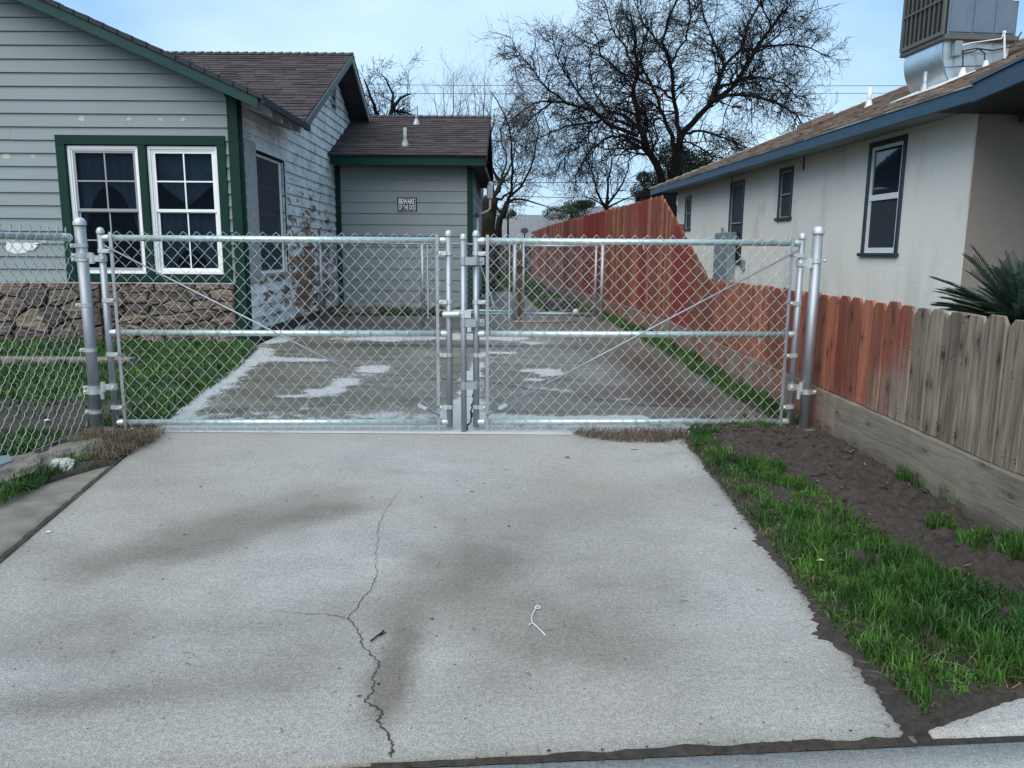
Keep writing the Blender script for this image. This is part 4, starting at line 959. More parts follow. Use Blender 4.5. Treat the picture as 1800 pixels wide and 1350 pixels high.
# front gable: right slope with its valley, left slope
RX = -7.6; RZ = zt(RX)
deck('roof_deck', SHIND, [(-2.80, 8.95, 2.80), (-2.80, 10.92, 2.80), (-6.75, 14.28, zt(-6.75)), (RX, 14.28, RZ), (RX, 8.95, RZ)], .05)
deck('roof_deck', SHIND, [(RX, 8.95, RZ), (RX, 18, RZ), (-12.7, 18, RZ-.43*5.1), (-12.7, 8.95, RZ-.43*5.1)], .05)
# dark shingle edge along the front rake, in uneven lapped steps
n = 34
for k in range(n):
    xa = -2.80-k*.155; xb = xa-.165
    if xb < RX: break
    b = MB(); up = random.uniform(.008, .016)
    b.hexa([(xb, 8.925, zt(xb)-.045), (xa, 8.925, zt(xa)-.045), (xa, 9.02, zt(xa)-.045), (xb, 9.02, zt(xb)-.045), (xb, 8.925, zt(xb)+.004), (xa, 8.925, zt(xa)+up), (xa, 9.02, zt(xa)+up), (xb, 9.02, zt(xb)+.004)]); hb('edge_shingle', SHIND, b)
# green rake (barge) boards
b = MB(); b.prism([(-2.86, 8.945, zt(-2.86)-.05), (RX, 8.945, RZ-.05), (RX, 8.945, RZ-.165), (-2.86, 8.945, zt(-2.86)-.165)], (0, 1, 0), .03); hb('rake_board', GREEN2, b, bevel=.003)
b = MB(); b.prism([(RX, 8.945, RZ-.05), (-12.6, 8.945, RZ-.05-.43*5), (-12.6, 8.945, RZ-.165-.43*5), (RX, 8.945, RZ-.165)], (0, 1, 0), .03); hb('rake_board', GREEN2, b)
# soffit + rafter tails + dark eave edge on the side
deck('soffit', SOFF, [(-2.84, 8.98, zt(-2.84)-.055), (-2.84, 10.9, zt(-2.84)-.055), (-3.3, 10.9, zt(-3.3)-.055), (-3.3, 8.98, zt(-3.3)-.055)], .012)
for yy in (9.42, 9.83, 10.24, 10.65):
    b = MB(); b.prism([(-3.27, yy, zt(-3.27)-.07), (-2.86, yy, zt(-2.86)-.07), (-2.86, yy, zt(-2.86)-.18), (-3.27, yy, zt(-3.27)-.22)], (0, 1, 0), .042); hb('rafter_tail', RAFT, b)
b = MB(); b.hexa([(-2.82, 8.94, 2.715), (-2.79, 8.94, 2.715), (-2.79, 10.95, 2.715), (-2.82, 10.95, 2.715), (-2.82, 8.94, 2.79), (-2.79, 8.94, 2.79), (-2.79, 10.95, 2.79), (-2.82, 10.95, 2.79)]); hb('drip_edge', SHIND, b)
# cross gable: ridge along x at y=14.28
zf_ = lambda y: 4.52-.5*abs(14.28-y)
deck('roof_deck', SHIN, [(-2.86, 10.95, zf_(10.95)), (-2.86, 14.28, 4.52), (-9, 14.28, 4.52), (-9, 12.5, zf_(12.5)), (-5.0, 11.8, zf_(11.8))], .045)
deck('roof_deck', SHIN, [(-2.86, 14.28, 4.52), (-2.86, 17.9, zf_(17.9)), (-9, 17.9, zf_(17.9)), (-9, 14.28, 4.52)], .045)
sl = Vector((0, 1, .5)).normalized(); vl = math.hypot(3.42, 1.71)
shingles((-2.86, 10.86, zf_(10.86)), (-1, 0, 0), sl, lambda v: 0, lambda v: min(5.2, .35+v*1.16), vl, .142, SHIN, tab=.24, th=.014)
for k in range(24):
    xa = -2.84-k*.155; b = MB(); z0 = 4.535
    b.add([(xa, 14.14, z0-.055), (xa, 14.28, z0+.018), (xa, 14.42, z0-.055), (xa-.17, 14.14, z0-.075), (xa-.17, 14.28, z0-.002), (xa-.17, 14.42, z0-.075), (xa, 14.14, z0-.075), (xa, 14.42, z0-.075), (xa, 14.28, z0)], [(0, 1, 4, 3), (1, 2, 5, 4), (0, 6, 8, 1), (1, 8, 7, 2)])
    hb('ridge_cap', SHIN, b)
# gable rake boards (pale) and dark soffit
for (ya, yb) in ((10.95, 14.28), (14.28, 17.9)):
    b = MB(); b.prism([(-2.875, ya, zf_(ya)-.02), (-2.875, yb, zf_(yb)-.02), (-2.875, yb, zf_(yb)-.13), (-2.875, ya, zf_(ya)-.13)], (1, 0, 0), .028); hb('rake_board', DRIP if ya < 12 else RAFT, b)
    b = MB(); b.prism([(-2.85, ya, zf_(ya)-.0), (-2.85, yb, zf_(yb)-.0), (-2.85, yb, zf_(yb)-.04), (-2.85, ya, zf_(ya)-.04)], (1, 0, 0), .012); hb('drip_edge', DRIP, b)
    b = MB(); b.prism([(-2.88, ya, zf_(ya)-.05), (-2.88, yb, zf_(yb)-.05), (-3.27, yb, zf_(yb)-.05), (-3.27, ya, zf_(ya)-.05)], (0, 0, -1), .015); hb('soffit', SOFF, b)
# --- rear wing
b = MB(); b.box(-3.25, -.78, 14.33, 19.2, 0, 2.62); hb('wing_core', DARKW, b)
fr_wing = lambda u, d, z: (u, 14.31-d, z)
z = .18
while z < 2.6:
    lap('siding_board', SIDE2, lambda zz: -3.14, lambda zz: -.835, z, min(.2, 2.62-z), fr_wing, .022); z += .2
fr_wr = lambda u, d, z: (-.775+d, u, z); z = .18
while z < 2.6:
    lap('siding_board', SIDE2, lambda zz: 14.33, lambda zz: 19.2, z, min(.2, 2.62-z), fr_wr, .014); z += .2
boxw('corner_board', GREEN, -.837, -.735, 14.27, 14.325, .05, 2.62); boxw('corner_board', GREEN, -3.228, -3.14, 14.255, 14.31, .05, 2.62)
boxw('skirt_board', RAFT, -3.14, -.84, 14.295, 14.33, .05, .175); boxw('foundation', MORT, -3.2, -.76, 14.31, 14.36, -.05, .05)
boxw('fascia', GREEN, -3.205, -.475, 13.83, 13.865, 2.585, 2.745)
wz = lambda y: 2.76+.42*(y-13.80)
deck('roof_deck', SHIN, [(-3.24, 13.80, wz(13.8)), (-.475, 13.80, wz(13.8)), (-.475, 16.3, wz(16.3)), (-3.24, 16.3, wz(16.3))], .03)
deck('roof_deck', SHIN, [(-3.24, 16.3, wz(16.3)), (-.475, 16.3, wz(16.3)), (-.475, 18.8, wz(13.8)), (-3.24, 18.8, wz(13.8))], .03)
sl = Vector((0, 1, .42)).normalized()
shingles((-3.24, 13.77, wz(13.77)), (1, 0, 0), sl, lambda v: 0, lambda v: 2.765, math.hypot(2.5, 1.05), .142, SHIN, tab=.24, th=.014)
for k in range(18):
    xa = -.46-k*.155; b = MB(); z0 = wz(16.3)+.015
    b.add([(xa, 16.16, z0-.045), (xa, 16.3, z0+.018), (xa, 16.44, z0-.045), (xa-.17, 16.16, z0-.06), (xa-.17, 16.3, z0-.002), (xa-.17, 16.44, z0-.06), (xa, 16.3, z0-.004), (xa, 16.16, z0-.06), (xa, 16.44, z0-.06)], [(0, 1, 4, 3), (1, 2, 5, 4), (0, 7, 6, 1), (1, 6, 8, 2)]); hb('ridge_cap', SHIN, b)
b = MB(); b.prism([(-.49, 13.83, wz(13.83)-.02), (-.49, 16.3, wz(16.3)-.02), (-.49, 18.77, wz(13.83)-.02), (-.49, 18.77, wz(13.83)-.15), (-.49, 16.3, wz(16.3)-.15), (-.49, 13.83, wz(13.83)-.15)], (1, 0, 0), .02); hb('rake_board', SOFF, b)
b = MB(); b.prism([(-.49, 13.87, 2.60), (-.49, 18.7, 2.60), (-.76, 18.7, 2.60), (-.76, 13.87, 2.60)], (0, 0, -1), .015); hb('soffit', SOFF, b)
b = MB(); b.prism([(-.478, 13.87, 2.58), (-.478, 18.7, 2.58), (-.478, 18.7, 2.40), (-.478, 16.6, 2.40), (-.478, 16.6, 2.50), (-.478, 13.87, 2.50)], (-1, 0, 0), .02); hb('eave_board', SOFF, b)
for (x, yv, hh, ro) in ((-1.96, 14.35, .30, .033), (-1.92, 15.75, .32, .03)):
    b = MB(); zb = wz(yv); b.tube([(x, yv, zb-.02), (x, yv, zb+hh)], ro, 12); pv_ = hb('vent_pipe', RAFT if hh < .31 else GALV, b, smooth=True)
    b = MB(); b.tube([(x, yv, zb-.04), (x, yv, zb+.03), (x, yv, zb+.09)], [.09, .06, ro+.004], 12); b.build('pipe_flashing', RAFT if hh < .31 else GALV, pv_)
# conduit & pipes on the wing's right side
b = MB(); b.tube([(-.70, 15.2, 1.75), (-.70, 15.2, .1)], .036, 10); b.tube([(-.70, 15.2, 1.75), (-.66, 15.2, 1.82), (-.50, 15.2, 1.88), (-.45, 15.2, 1.93), (-.45, 15.2, 2.12)], .022, 10)
hb('downpipe', CONDW, b, smooth=True)
b = MB(); b.ball((-.70, 15.18, 1.80), .05, 10, 6); b.ball((-.70, 15.18, .72), .045, 8, 6); b.ball((-.70, 15.18, .60), .045, 8, 6); hb('pipe_coupling', RUST, b)
b = MB(); b.box(-.50, -.40, 15.15, 15.25, 2.12, 2.36); b.ball((-.44, 15.2, 2.38), .06, 10, 5); hb('weatherhead', CONDW, b)
# sign
sg = thing('warning_sign', 'small black sign with white letters BEWARE OF THE DOG on the grey wing wall', 'sign', (-1.933, 14.285, 1.938))
b = MB(); b.box(-.178, .178, -.004, .004, -.132, .132); b.build('sign_plate', SIGNB, sg, bevel=.006)
b = MB()
for (x0, x1, z0, z1) in ((-.158, .158, .114, .118), (-.158, .120, -.118, -.114), (-.158, -.154, -.114, .114), (.154, .158, -.08, .114)): b.box(x0, x1, -.006, -.0045, z0, z1)
b.build('sign_border', SIGNW, sg)
b = MB(); b.box(.122, .128, -.006, -.0045, -.122, -.104); b.box(.134, .148, -.006, -.0045, -.122, -.108); b.build('maker_mark', SIGNW, sg)
def text(body, x, z, w_, h_, parent, m):
    cu = bpy.data.curves.new('lettering', 'FONT'); cu.body = body; cu.size = 1; cu.align_x = 'CENTER'; cu.align_y = 'CENTER'; cu.extrude = .004; cu.offset = .014
    tmp = bpy.data.objects.new('lettering', cu); sc.collection.objects.link(tmp); dg = bpy.context.evaluated_depsgraph_get(); dg.update()
    me = bpy.data.meshes.new_from_object(tmp.evaluated_get(dg)); sc.collection.objects.unlink(tmp); bpy.data.objects.remove(tmp)
    xs = [v.co.x for v in me.vertices]; ys = [v.co.y for v in me.vertices]; sx, sy = w_/(max(xs)-min(xs)), h_/(max(ys)-min(ys)); mx_, my_ = (max(xs)+min(xs))/2, (max(ys)+min(ys))/2
    for v in me.vertices: v.co = ((v.co.x-mx_)*sx+x, -.0052-.002*v.co.z/.004*.3, (v.co.y-my_)*sy+z)
    me.materials.clear(); me.materials.append(m); o = bpy.data.objects.new('lettering', me); link(o, parent); return o
text('BEWARE', -.004, .055, .278, .092, sg, SIGNW); text('OF THE DOG', .0, -.048, .300, .088, sg, SIGNW)
# ================================================================== RIGHT HOUSE
A_R = math.atan(.0717); RO = (4.715, 8.16, 0)
K = thing('stucco_house', 'white stucco house with blue fascia and tan shingle hip roof', 'house', RO, A_R)
ca, sa = math.cos(A_R), math.sin(A_R)
def kloc(X, Y): dx, dy = X-RO[0], Y-RO[1]; return (dx*ca+dy*sa, -dx*sa+dy*ca)
def kw(x, y, z): return (RO[0]+x*ca-y*sa, RO[1]+x*sa+y*ca, z)
def kb(name, m, mb, **k): return mb.build(name, m, K, **k)
WLEN = 10.75
# wall with real openings
wins = [(2.02, 1.20, 1.12, 2.49, 'sash'), (4.79, 4.28, 1.68, 2.46, 'dark'), (7.08, 6.36, .95, 2.44, 'dark'), (10.05, 9.61, 1.66, 2.38, 'dark')]
wins = [(min(a, b_), max(a, b_), c, d_, k) for a, b_, c, d_, k in wins]
b = MB(); ys = [0]+[v for wn in sorted(wins) for v in (wn[0], wn[1])]+[WLEN]
for i in range(0, len(ys), 2): b.box(0, .15, ys[i], ys[i+1], -.05, 2.6)
for wn in wins: b.box(0, .15, wn[0], wn[1], -.05, wn[2]); b.box(0, .15, wn[0], wn[1], wn[3], 2.6)
kb('stucco_wall', STUC, b)
b = MB(); b.box(.0, 9, .0, .15, -.05, 2.6); b.v = [(x+.001, y+.001 if y > .01 else y-.004, z) for x, y, z in b.v]; kb('porch_wall', TAUPE, b)
b = MB(); b.box(-.002, .02, -.006, .012, -.05, 2.6); kb('corner_bead', STUC, b)
b = MB(); b.box(0.15, 9, WLEN-.15, WLEN, -.05, 2.6); kb('rear_wall', STUC, b)
for (a, c, z0, z1, kind_) in wins:
    # trim set into the opening; sill below
    tr = .05 if kind_ == 'dark' else .055; b = MB()
    b.box(-.018, .03, a-.01, a+tr, z0, z1+.01); b.box(-.018, .03, c-tr, c+.01, z0, z1+.01); b.box(-.018, .03, a+tr, c-tr, z1-tr, z1+.01)
    wo = kb('window', BLUED, b, bevel=.004)
    b = MB(); b.box(-.05, .03, a-.04, c+.04, z0-.045, z0); b.build('sill', BLUED, wo, bevel=.006)
    fu0, fu1, fz0, fz1 = a+tr, c-tr, z0, z1-tr
    m1 = WHITE if kind_ == 'sash' else RAFT; fw = .04 if kind_ == 'sash' else .018
    b = MB(); b.box(0, .03, fu0, fu0+fw, fz0, fz1); b.box(0, .03, fu1-fw, fu1, fz0, fz1); b.box(0, .03, fu0+fw, fu1-fw, fz1-fw, fz1); b.box(0, .03, fu0+fw, fu1-fw, fz0, fz0+fw*(1.6 if kind_ == 'sash' else 1))
    b.build('sash', m1, wo)
    zm = (fz0+fz1)/2+(0.03 if kind_ == 'sash' else .0); mw = .035 if kind_ == 'sash' else .012
    b = MB(); b.box(-.006, .03, fu0+fw, fu1-fw, zm-mw, zm+mw); b.build('meeting_rail', m1, wo)
    b = MB(); b.box(.018, .022, fu0+fw, fu1-fw, zm+mw, fz1-fw); b.build('pane', GLASSR if kind_ == 'sash' else SCREEN, wo)
    b = MB(); b.box(.022, .026, fu0+fw, fu1-fw, fz0+fw, zm-mw); b.build('pane', SCREEN, wo)
# open shutter leaf on the tall window
# roof
EX = -.54; ZE = 2.655; SL = .42; EY1 = WLEN+.5; RXK = 5.2
zr = lambda x: ZE+SL*(x-EX)
hipx = lambda y: min(RXK, EX+(EY1-y))
b = MB(); b.prism([(EX, -.70, ZE), (EX, EY1, ZE), (RXK, EY1-(RXK-EX), zr(RXK)), (RXK, -6, zr(RXK)), (EX+.25, -6, zr(EX+.25)), ], (0, 0, -1), .03); kb('roof_deck', SHINR, b)
b = MB(); b.prism([(EX, EY1, ZE), (RXK*2-EX, EY1, ZE), (RXK, EY1-(RXK-EX), zr(RXK))], (0, 0, -1), .03); kb('roof_deck', SHINR, b)
b = MB(); b.prism([(RXK, EY1-(RXK-EX), zr(RXK)), (RXK*2-EX, EY1, ZE), (RXK*2-EX, -6, ZE), (RXK, -6, zr(RXK))], (0, 0, -1), .03); kb('roof_deck', SHINR, b)
_H = H
def kshing(P0, U, V, ulo, uhi, vlen, exp, m, tab, th):
    o = shingles(P0, U, V, ulo, uhi, vlen, exp, m, tab, th); o.parent = K; o.location = (0, 0, 0); return o
sv = Vector((1, 0, SL)).normalized(); cz_ = 1/math.hypot(1, SL)
kshing((EX-.02, 0, ZE-.006), (0, 1, 0), sv, lambda v: -5 if v > .3 else -.7, lambda v: EY1-v*cz_, (RXK-EX)/cz_, .14, SHINR, .26, .013)
for k in range(36):      # hip caps
    q = k*.155
    if q > RXK-EX: break
    P = Vector((EX+q, EY1-q, ZE+SL*q)); b = MB(); d = Vector((1, -1, SL)).normalized()*.19; s_ = Vector((1, 1, 0)).normalized()*.11
    b.add([P-s_-Vector((0, 0, .02)), P+Vector((0, 0, .035)), P+s_-Vector((0, 0, .02)), P+d-s_-Vector((0, 0, .03)), P+d+Vector((0, 0, .018)), P+d+s_-Vector((0, 0, .03))], [(0, 1, 4, 3), (1, 2, 5, 4), (0, 1, 2)]); kb('hip_cap', SHINR, b)
# fascias and soffit
b = MB(); b.box(EX, EX+.03, -.70, EY1, 2.50, 2.635); kb('fascia', BLUE, b, bevel=.003)
b = MB(); b.box(EX, RXK*2, EY1-.03, EY1, 2.50, 2.635); kb('fascia', BLUE, b)
b = MB(); b.box(EX-.015, EX+.02, -.72, EY1+.01, 2.635, 2.652); kb('drip_edge', RAFT, b)
b = MB(); b.box(EX+.03, .0, -.70, EY1-.03, 2.56, 2.575); kb('soffit', RAFT, b)
px_, py_ = kloc(3.93, 5.3)
b = MB(); b.hexa([(px_, py_, 2.48), (px_+.03, py_, 2.48), (EX+.03, -.70, 2.49), (EX, -.70, 2.49), (px_, py_, 2.66), (px_+.03, py_, 2.66), (EX+.03, -.70, 2.65), (EX, -.70, 2.65)]); kb('porch_fascia', BLUE, b, bevel=.003)
b = MB(); b.hexa([(px_-.02, py_, 2.66), (px_+.03, py_, 2.66), (EX+.03, -.70, 2.65), (EX-.02, -.70, 2.65), (px_-.02, py_, 2.69), (px_+.03, py_, 2.69), (EX+.03, -.70, 2.68), (EX-.02, -.70, 2.68)]); kb('porch_drip_edge', DRIP, b)
b = MB(); b.prism([(px_+.0, py_, 2.70), (EX-.01, -.69, 2.67), (1.0, -.69, zr(1.0)), (1.0, py_, zr(1.0))], (0, 0, -1), .02); kb('porch_roof', SHINR, b)
b = MB(); b.prism([(px_+.04, py_, 2.52), (EX+.04, -.70, 2.52), (EX+.04, 0, 2.52), (9, 0, 2.52), (9, py_, 2.52)], (0, 0, 1), .015); kb('porch_ceiling', SOFF, b)
for k in range(4):
    b = MB(); b.box(.35, 8, py_+.3+k*.75, py_+.4+k*.75, 2.42, 2.515); kb('porch_beam', SOFF, b)
# roof pipes
def rpipe(px, py, hh, r, m, lab):
    z0 = zr(px); b = MB(); b.tube([(px, py, z0-.02), (px, py, z0+hh)], r, 12); o = kb('vent_pipe', m, b, smooth=True)
    b = MB(); b.tube([(px, py, z0-.05), (px, py, z0+.02), (px, py, z0+.10)], [.085, .055, r+.005], 12); b.build('pipe_flashing', m, o); return o
rpipe(1.30, 4.6, .30, .035, PVC, '')
b = MB(); b.hexa([(1.15, 6.3, zr(1.15)+.03), (1.55, 6.3, zr(1.55)+.03), (1.55, 6.9, zr(1.55)+.03), (1.15, 6.9, zr(1.15)+.03), (1.15, 6.3, zr(1.15)+.13), (1.55, 6.3, zr(1.55)+.13), (1.55, 6.9, zr(1.55)+.13), (1.15, 6.9, zr(1.15)+.13)]); kb('roof_hatch', RUST, b)
# conduit scars and hanging cable under the eave
b = MB(); b.tube([(-.02, 7.0, 2.55), (-.02, 7.02, 2.45), (-.03, 7.0, 2.3), (-.02, 6.8, 2.25)], .006, 6); b.tube([(-.02, 3.9, 2.55), (-.02, 3.9, 2.36)], .012, 6); kb('cable', BLUED, b)
# meter cabinet, side box
mb_x0, mb_y0 = 6.75, 8.20
t = thing('meter_cabinet', 'grey-green electric meter cabinet mounted on the white stucco wall', 'cabinet', kw(-.0, 6.62, .55), A_R)
b = MB(); b.box(-.16, -.003, .0, .80, .0, .95); b.build('cabinet_body', METER, t, bevel=.012)
b = MB(); b.box(-.172, -.162, .03, .77, .03, .92); b.build('cabinet_door', METER, t, bevel=.006)
b = MB(); b.tube([(-.08, .6, .95), (-.08, .6, 1.05)], .03, 10); b.build('conduit_stub', METER, t)
t = thing('outlet_box', 'small grey outlet box with a hanging cord on the stucco wall', 'box', kw(-.0, 6.15, .80), A_R)
b = MB(); b.box(-.06, -.003, -.05, .05, 0, .19); b.build('box_body', METER, t, bevel=.01); b = MB(); b.tube([(-.03, 0, .0), (-.035, .02, -.2), (-.03, -.01, -.4)], .006, 6); b.build('cord', PVC, t)
# --- evaporative cooler on the roof
CL = thing('evaporative_cooler', 'dull blue-grey evaporative cooler with louvred side on the stucco house roof', 'cooler', (5.13, 9.70, 3.69), A_R*1.2)
b = MB(); b.box(.03, .90, 0.0, .88, .0, .95); b.build('cabinet', METALC, CL, bevel=.012)
for (x0, x1) in ((.05, .33), (.345, .60), (.615, .86)):
    b = MB(); b.box(x0, x1, -.012, -.001, .03, .92); b.build('front_panel', METALC, CL, bevel=.004)
b = MB(); b.box(.80, .88, -.016, -.013, .40, .62); b.build('rating_label', PAPER, CL)
b = MB(); b.box(-.012, .93, -.03, .91, -.055, 0.0); b.build('base_pan', GRILL, CL, bevel=.006)
lv = MB(); lv.box(-.008, .0, 0.0, .88, .0, .95); lv = lv.build('side_louvre', BLACK, CL)
b = MB(); b.box(-.035, -.009, 0.0, .04, 0, .95); b.box(-.035, -.009, .84, .88, 0, .95); b.box(-.035, -.009, .04, .84, 0, .045); b.box(-.035, -.009, .04, .84, .90, .95); b.build('louvre_frame', GRILL, lv)
for k in range(8):
    b = MB(); yy = .12+k*.093; b.box(-.030, -.012, yy, yy+.014, .046, .899); b.build('louvre_bar', GRILL, lv)
b = MB(); b.box(-.036, -.031, .04, .84, .40, .425); b.build('louvre_bar', GRILL, lv)
# duct elbow below: front-to-back sheet-metal transition with a curved left side
def curve_pts0(C, m_=4):
    C = [Vector(c) for c in C]; o_ = []
    for i in range(len(C)-1):
        p0, p1, p2, p3 = C[max(0, i-1)], C[i], C[i+1], C[min(len(C)-1, i+2)]
        for k in range(m_):
            t_ = k/m_; o_.append(.5*((2*p1)+(p2-p0)*t_+(2*p0-5*p1+4*p2-p3)*t_*t_+(3*p1-p0-3*p2+p3)*t_**3))
    return o_+[C[-1]]
def duct():
    b = MB(); prof = [(q_.x, q_.z) for q_ in curve_pts0([(.0, 0, -.055), (-.015, 0, -.16), (.01, 0, -.30), (.06, 0, -.42), (.12, 0, -.52), (.22, 0, -.66)])]
    n = len(prof); V = []
    for (x, z) in prof:
        ins = .02+.0*z; V += [(x+.02, .05, z), (x+.02, .82, z)]
    for (x, z) in [(.86, -.055), (.86, -.66)]: V += [(x, .05, z), (x, .82, z)]
    Fs = [(2*i, 2*i+2, 2*i+3, 2*i+1) for i in range(n-1)]
    k = 2*n; Fs += [tuple([2*i for i in range(n)][::-1]+[k, k+2][:0]) ] if False else []
    Fs += [tuple([2*i for i in range(n)] + [k+2, k]), tuple([2*i+1 for i in range(n)][::-1] + [k+1, k+3]), (k, k+1, k+3, k+2)]
    b.add(V, Fs); return b
fix_smooth(duct().build('duct', METALD, CL, smooth=True))
b = MB(); b.tube([(.045, .045, -.36), (.3, .044, -.34), (.86, .044, -.31)], .006, 6); b.tube([(.02, .05, -.06), (.02, .05, -.16), (.04, .05, -.30), (.08, .05, -.42), (.14, .05, -.52), (.24, .05, -.66)], .008, 6); b.build('duct_seam', METALC, CL)
b = MB(); b.box(.13, .22, -.03, .045, -.24, -.07); b.build('junction_box', METER, CL, bevel=.006)
b = MB(); b.tube([(.21, -.03, -.12), (.3, -.05, -.10), (.5, -.06, -.07), (.68, -.05, -.04), (.70, -.05, .02)], .006, 6); b.build('supply_cord', PVC, CL)
b = MB(); b.tube([(.21, -.02, -.22), (.33, -.03, -.2), (.42, -.03, -.16), (.5, -.03, -.2), (.52, -.03, -.3)], .008, 6); b.tube([(.2, -.02, -.19), (.4, -.02, -.15), (.6, -.02, -.17), (.85, -.02, -.12), (.95, -.02, .05)], .009, 6); b.build('flex_conduit', BLACK, CL)
b = MB(); b.tube([(.22, -.04, -.18), (.24, -.04, -.4)], .009, 6); b.build('drain_hose', BLACK, CL)
b = MB(); b.tube([(.71, -.05, .03), (.74, -.05, -.2), (.76, -.06, -.32), (.6, -.06, -.40), (.42, -.06, -.49)], .013, 8); b.ball((.71, -.05, .03), .022, 8, 5); b.build('drain_pipe', PVC, CL)
b = MB(); b.tube([(.24, -.05, -.50), (.24, -.05, -.38)], [.06, .018], 12); b.tube([(.52, -.05, -.42), (.52, -.05, -.29)], [.06, .018], 12); b.build('pipe_boot', PVC, CL)
rpipe(.40, 1.62, .24, .025, GALV, '')
b = MB(); b.hexa([(.25, 1.2, zr(.25)+.02), (.75, 1.2, zr(.75)+.02), (.75, 2.1, zr(.75)+.02), (.25, 2.1, zr(.25)+.02), (.25, 1.2, zr(.25)+.03), (.75, 1.2, zr(.75)+.03), (.75, 2.1, zr(.75)+.03), (.25, 2.1, zr(.25)+.03)]); kb('duct_flashing', PVC, b)

# ================================================================== PLANTS
# sago palm behind the timber fence
SP = thing('sago_palm', 'dark green sago palm crown rising behind the weathered pickets', 'palm', (3.52, 5.27, 0))
b = MB(); b.tube([(0, 0, -.05), (0, 0, .3), (0, 0, .58), (0, 0, .66)], [.16, .17, .15, .08], 12); b.build('trunk', BRWN, SP)
random.seed(4)
for k in range(140):
    az = 2*math.pi*k*.381966+random.uniform(-.1, .1); lift = random.uniform(-.05, .95) if k > 12 else random.uniform(.8, 1.3)
    Ln = random.uniform(.50, .72); b = MB(); P = []; d = Vector((math.cos(az)*math.cos(lift), math.sin(az)*math.cos(lift), math.sin(lift))); p = Vector((0, 0, .60))
    ns = 16
    for i in range(ns+1):
        P.append(p.copy()); p = p+d*(Ln/ns); d = (d+Vector((0, 0, -.030))).normalized()
    b.tube(P, [.007*(1-.8*i/ns) for i in range(ns+1)], 4, col=1.3)
    for i in range(4, int((ns-.2)*2.9)):
        s_ = i/2.9; j = min(ns-1, int(s_)); q = P[j].lerp(P[j+1], s_-j); tng = (P[j+1]-P[j]).normalized(); side = tng.cross(Vector((0, 0, 1))).normalized()
        ll = .080*min(1, .45+2.2*s_/ns)*(1 if s_/ns < .8 else 1-.9*(s_/ns-.8)); upv = side.cross(tng).normalized()
        for sg_ in (-1, 1):
            dd = (side*sg_*.72+tng*.72+upv*.32).normalized()*ll; w2 = tng*.0042
            b.add([q-w2, q+w2, q+dd*.7+w2*.7-Vector((0, 0, .004)), q+dd-Vector((0, 0, .012)), q+dd*.7-w2*.7-Vector((0, 0, .004))], [(0, 1, 2, 3, 4)], random.uniform(.35, 2.0))
    b.build('frond', PALM, SP)

# ---- bare trees
def curve_pts(ctrl, step=.35):
    out_ = []; C = [Vector(c) for c in ctrl]
    for i in range(len(C)-1):
        p0, p1, p2, p3 = C[max(0, i-1)], C[i], C[i+1], C[min(len(C)-1, i+2)]
        m_ = max(2, int((p2-p1).length/step))
        for k in range(m_):
            t_ = k/m_; out_.append(.5*((2*p1)+(p2-p0)*t_+(2*p0-5*p1+4*p2-p3)*t_*t_+(3*p1-p0-3*p2+p3)*t_**3))
    out_.append(C[-1]); return out_
def sprout(mb, p, d, length, r, lvl, maxl, droop, wig, leafmb=None, nseg=6):
    pts = [p.copy()]; rs = [r]; q = p.copy(); dd = d.copy()
    for i in range(nseg):
        dd = (dd+Vector((random.gauss(0, wig), random.gauss(0, wig), random.gauss(0, wig)+droop))).normalized(); q = q+dd*length/nseg; pts.append(q.copy()); rs.append(max(.0041, r*(1-.75*(i+1)/nseg)))
    mb.tube(pts, rs, 3 if lvl > 0 else 4, cap=False)
    if lvl < maxl:
        kids = (6, 5, 4)[min(lvl, 2)]
        for k in range(kids):
            f = random.uniform(.15, 1.0); j = min(nseg-1, int(f*nseg)); base = pts[j].lerp(pts[j+1], f*nseg-j if f < 1 else 1)
            t_ = (pts[j+1]-pts[j]).normalized(); rv = Vector((random.gauss(0, 1), random.gauss(0, 1), random.gauss(0, 1))); rv = (rv-t_*rv.dot(t_)).normalized()
            nd = (t_*random.uniform(.45, 1.0)+rv*random.uniform(.5, 1.0)+Vector((0, 0, .12))).normalized()
            sprout(mb, base, nd, length*random.uniform(.42, .72), r*.58, lvl+1, maxl, droop, wig, leafmb, 4)
    elif leafmb is not None and random.random() < .6:
        e = pts[-1]; s_ = random.uniform(.02, .05); v1 = Vector((random.gauss(0, 1), random.gauss(0, 1), random.gauss(0, 1))).normalized()*s_; v2 = Vector((random.gauss(0, 1), random.gauss(0, 1), random.gauss(0, 1))).normalized()*s_
        leafmb.add([e, e+v1, e+v1*.6+v2, e+v2*.7], [(0, 1, 2, 3)], random.uniform(.6, 1.4))
CR = 2.769
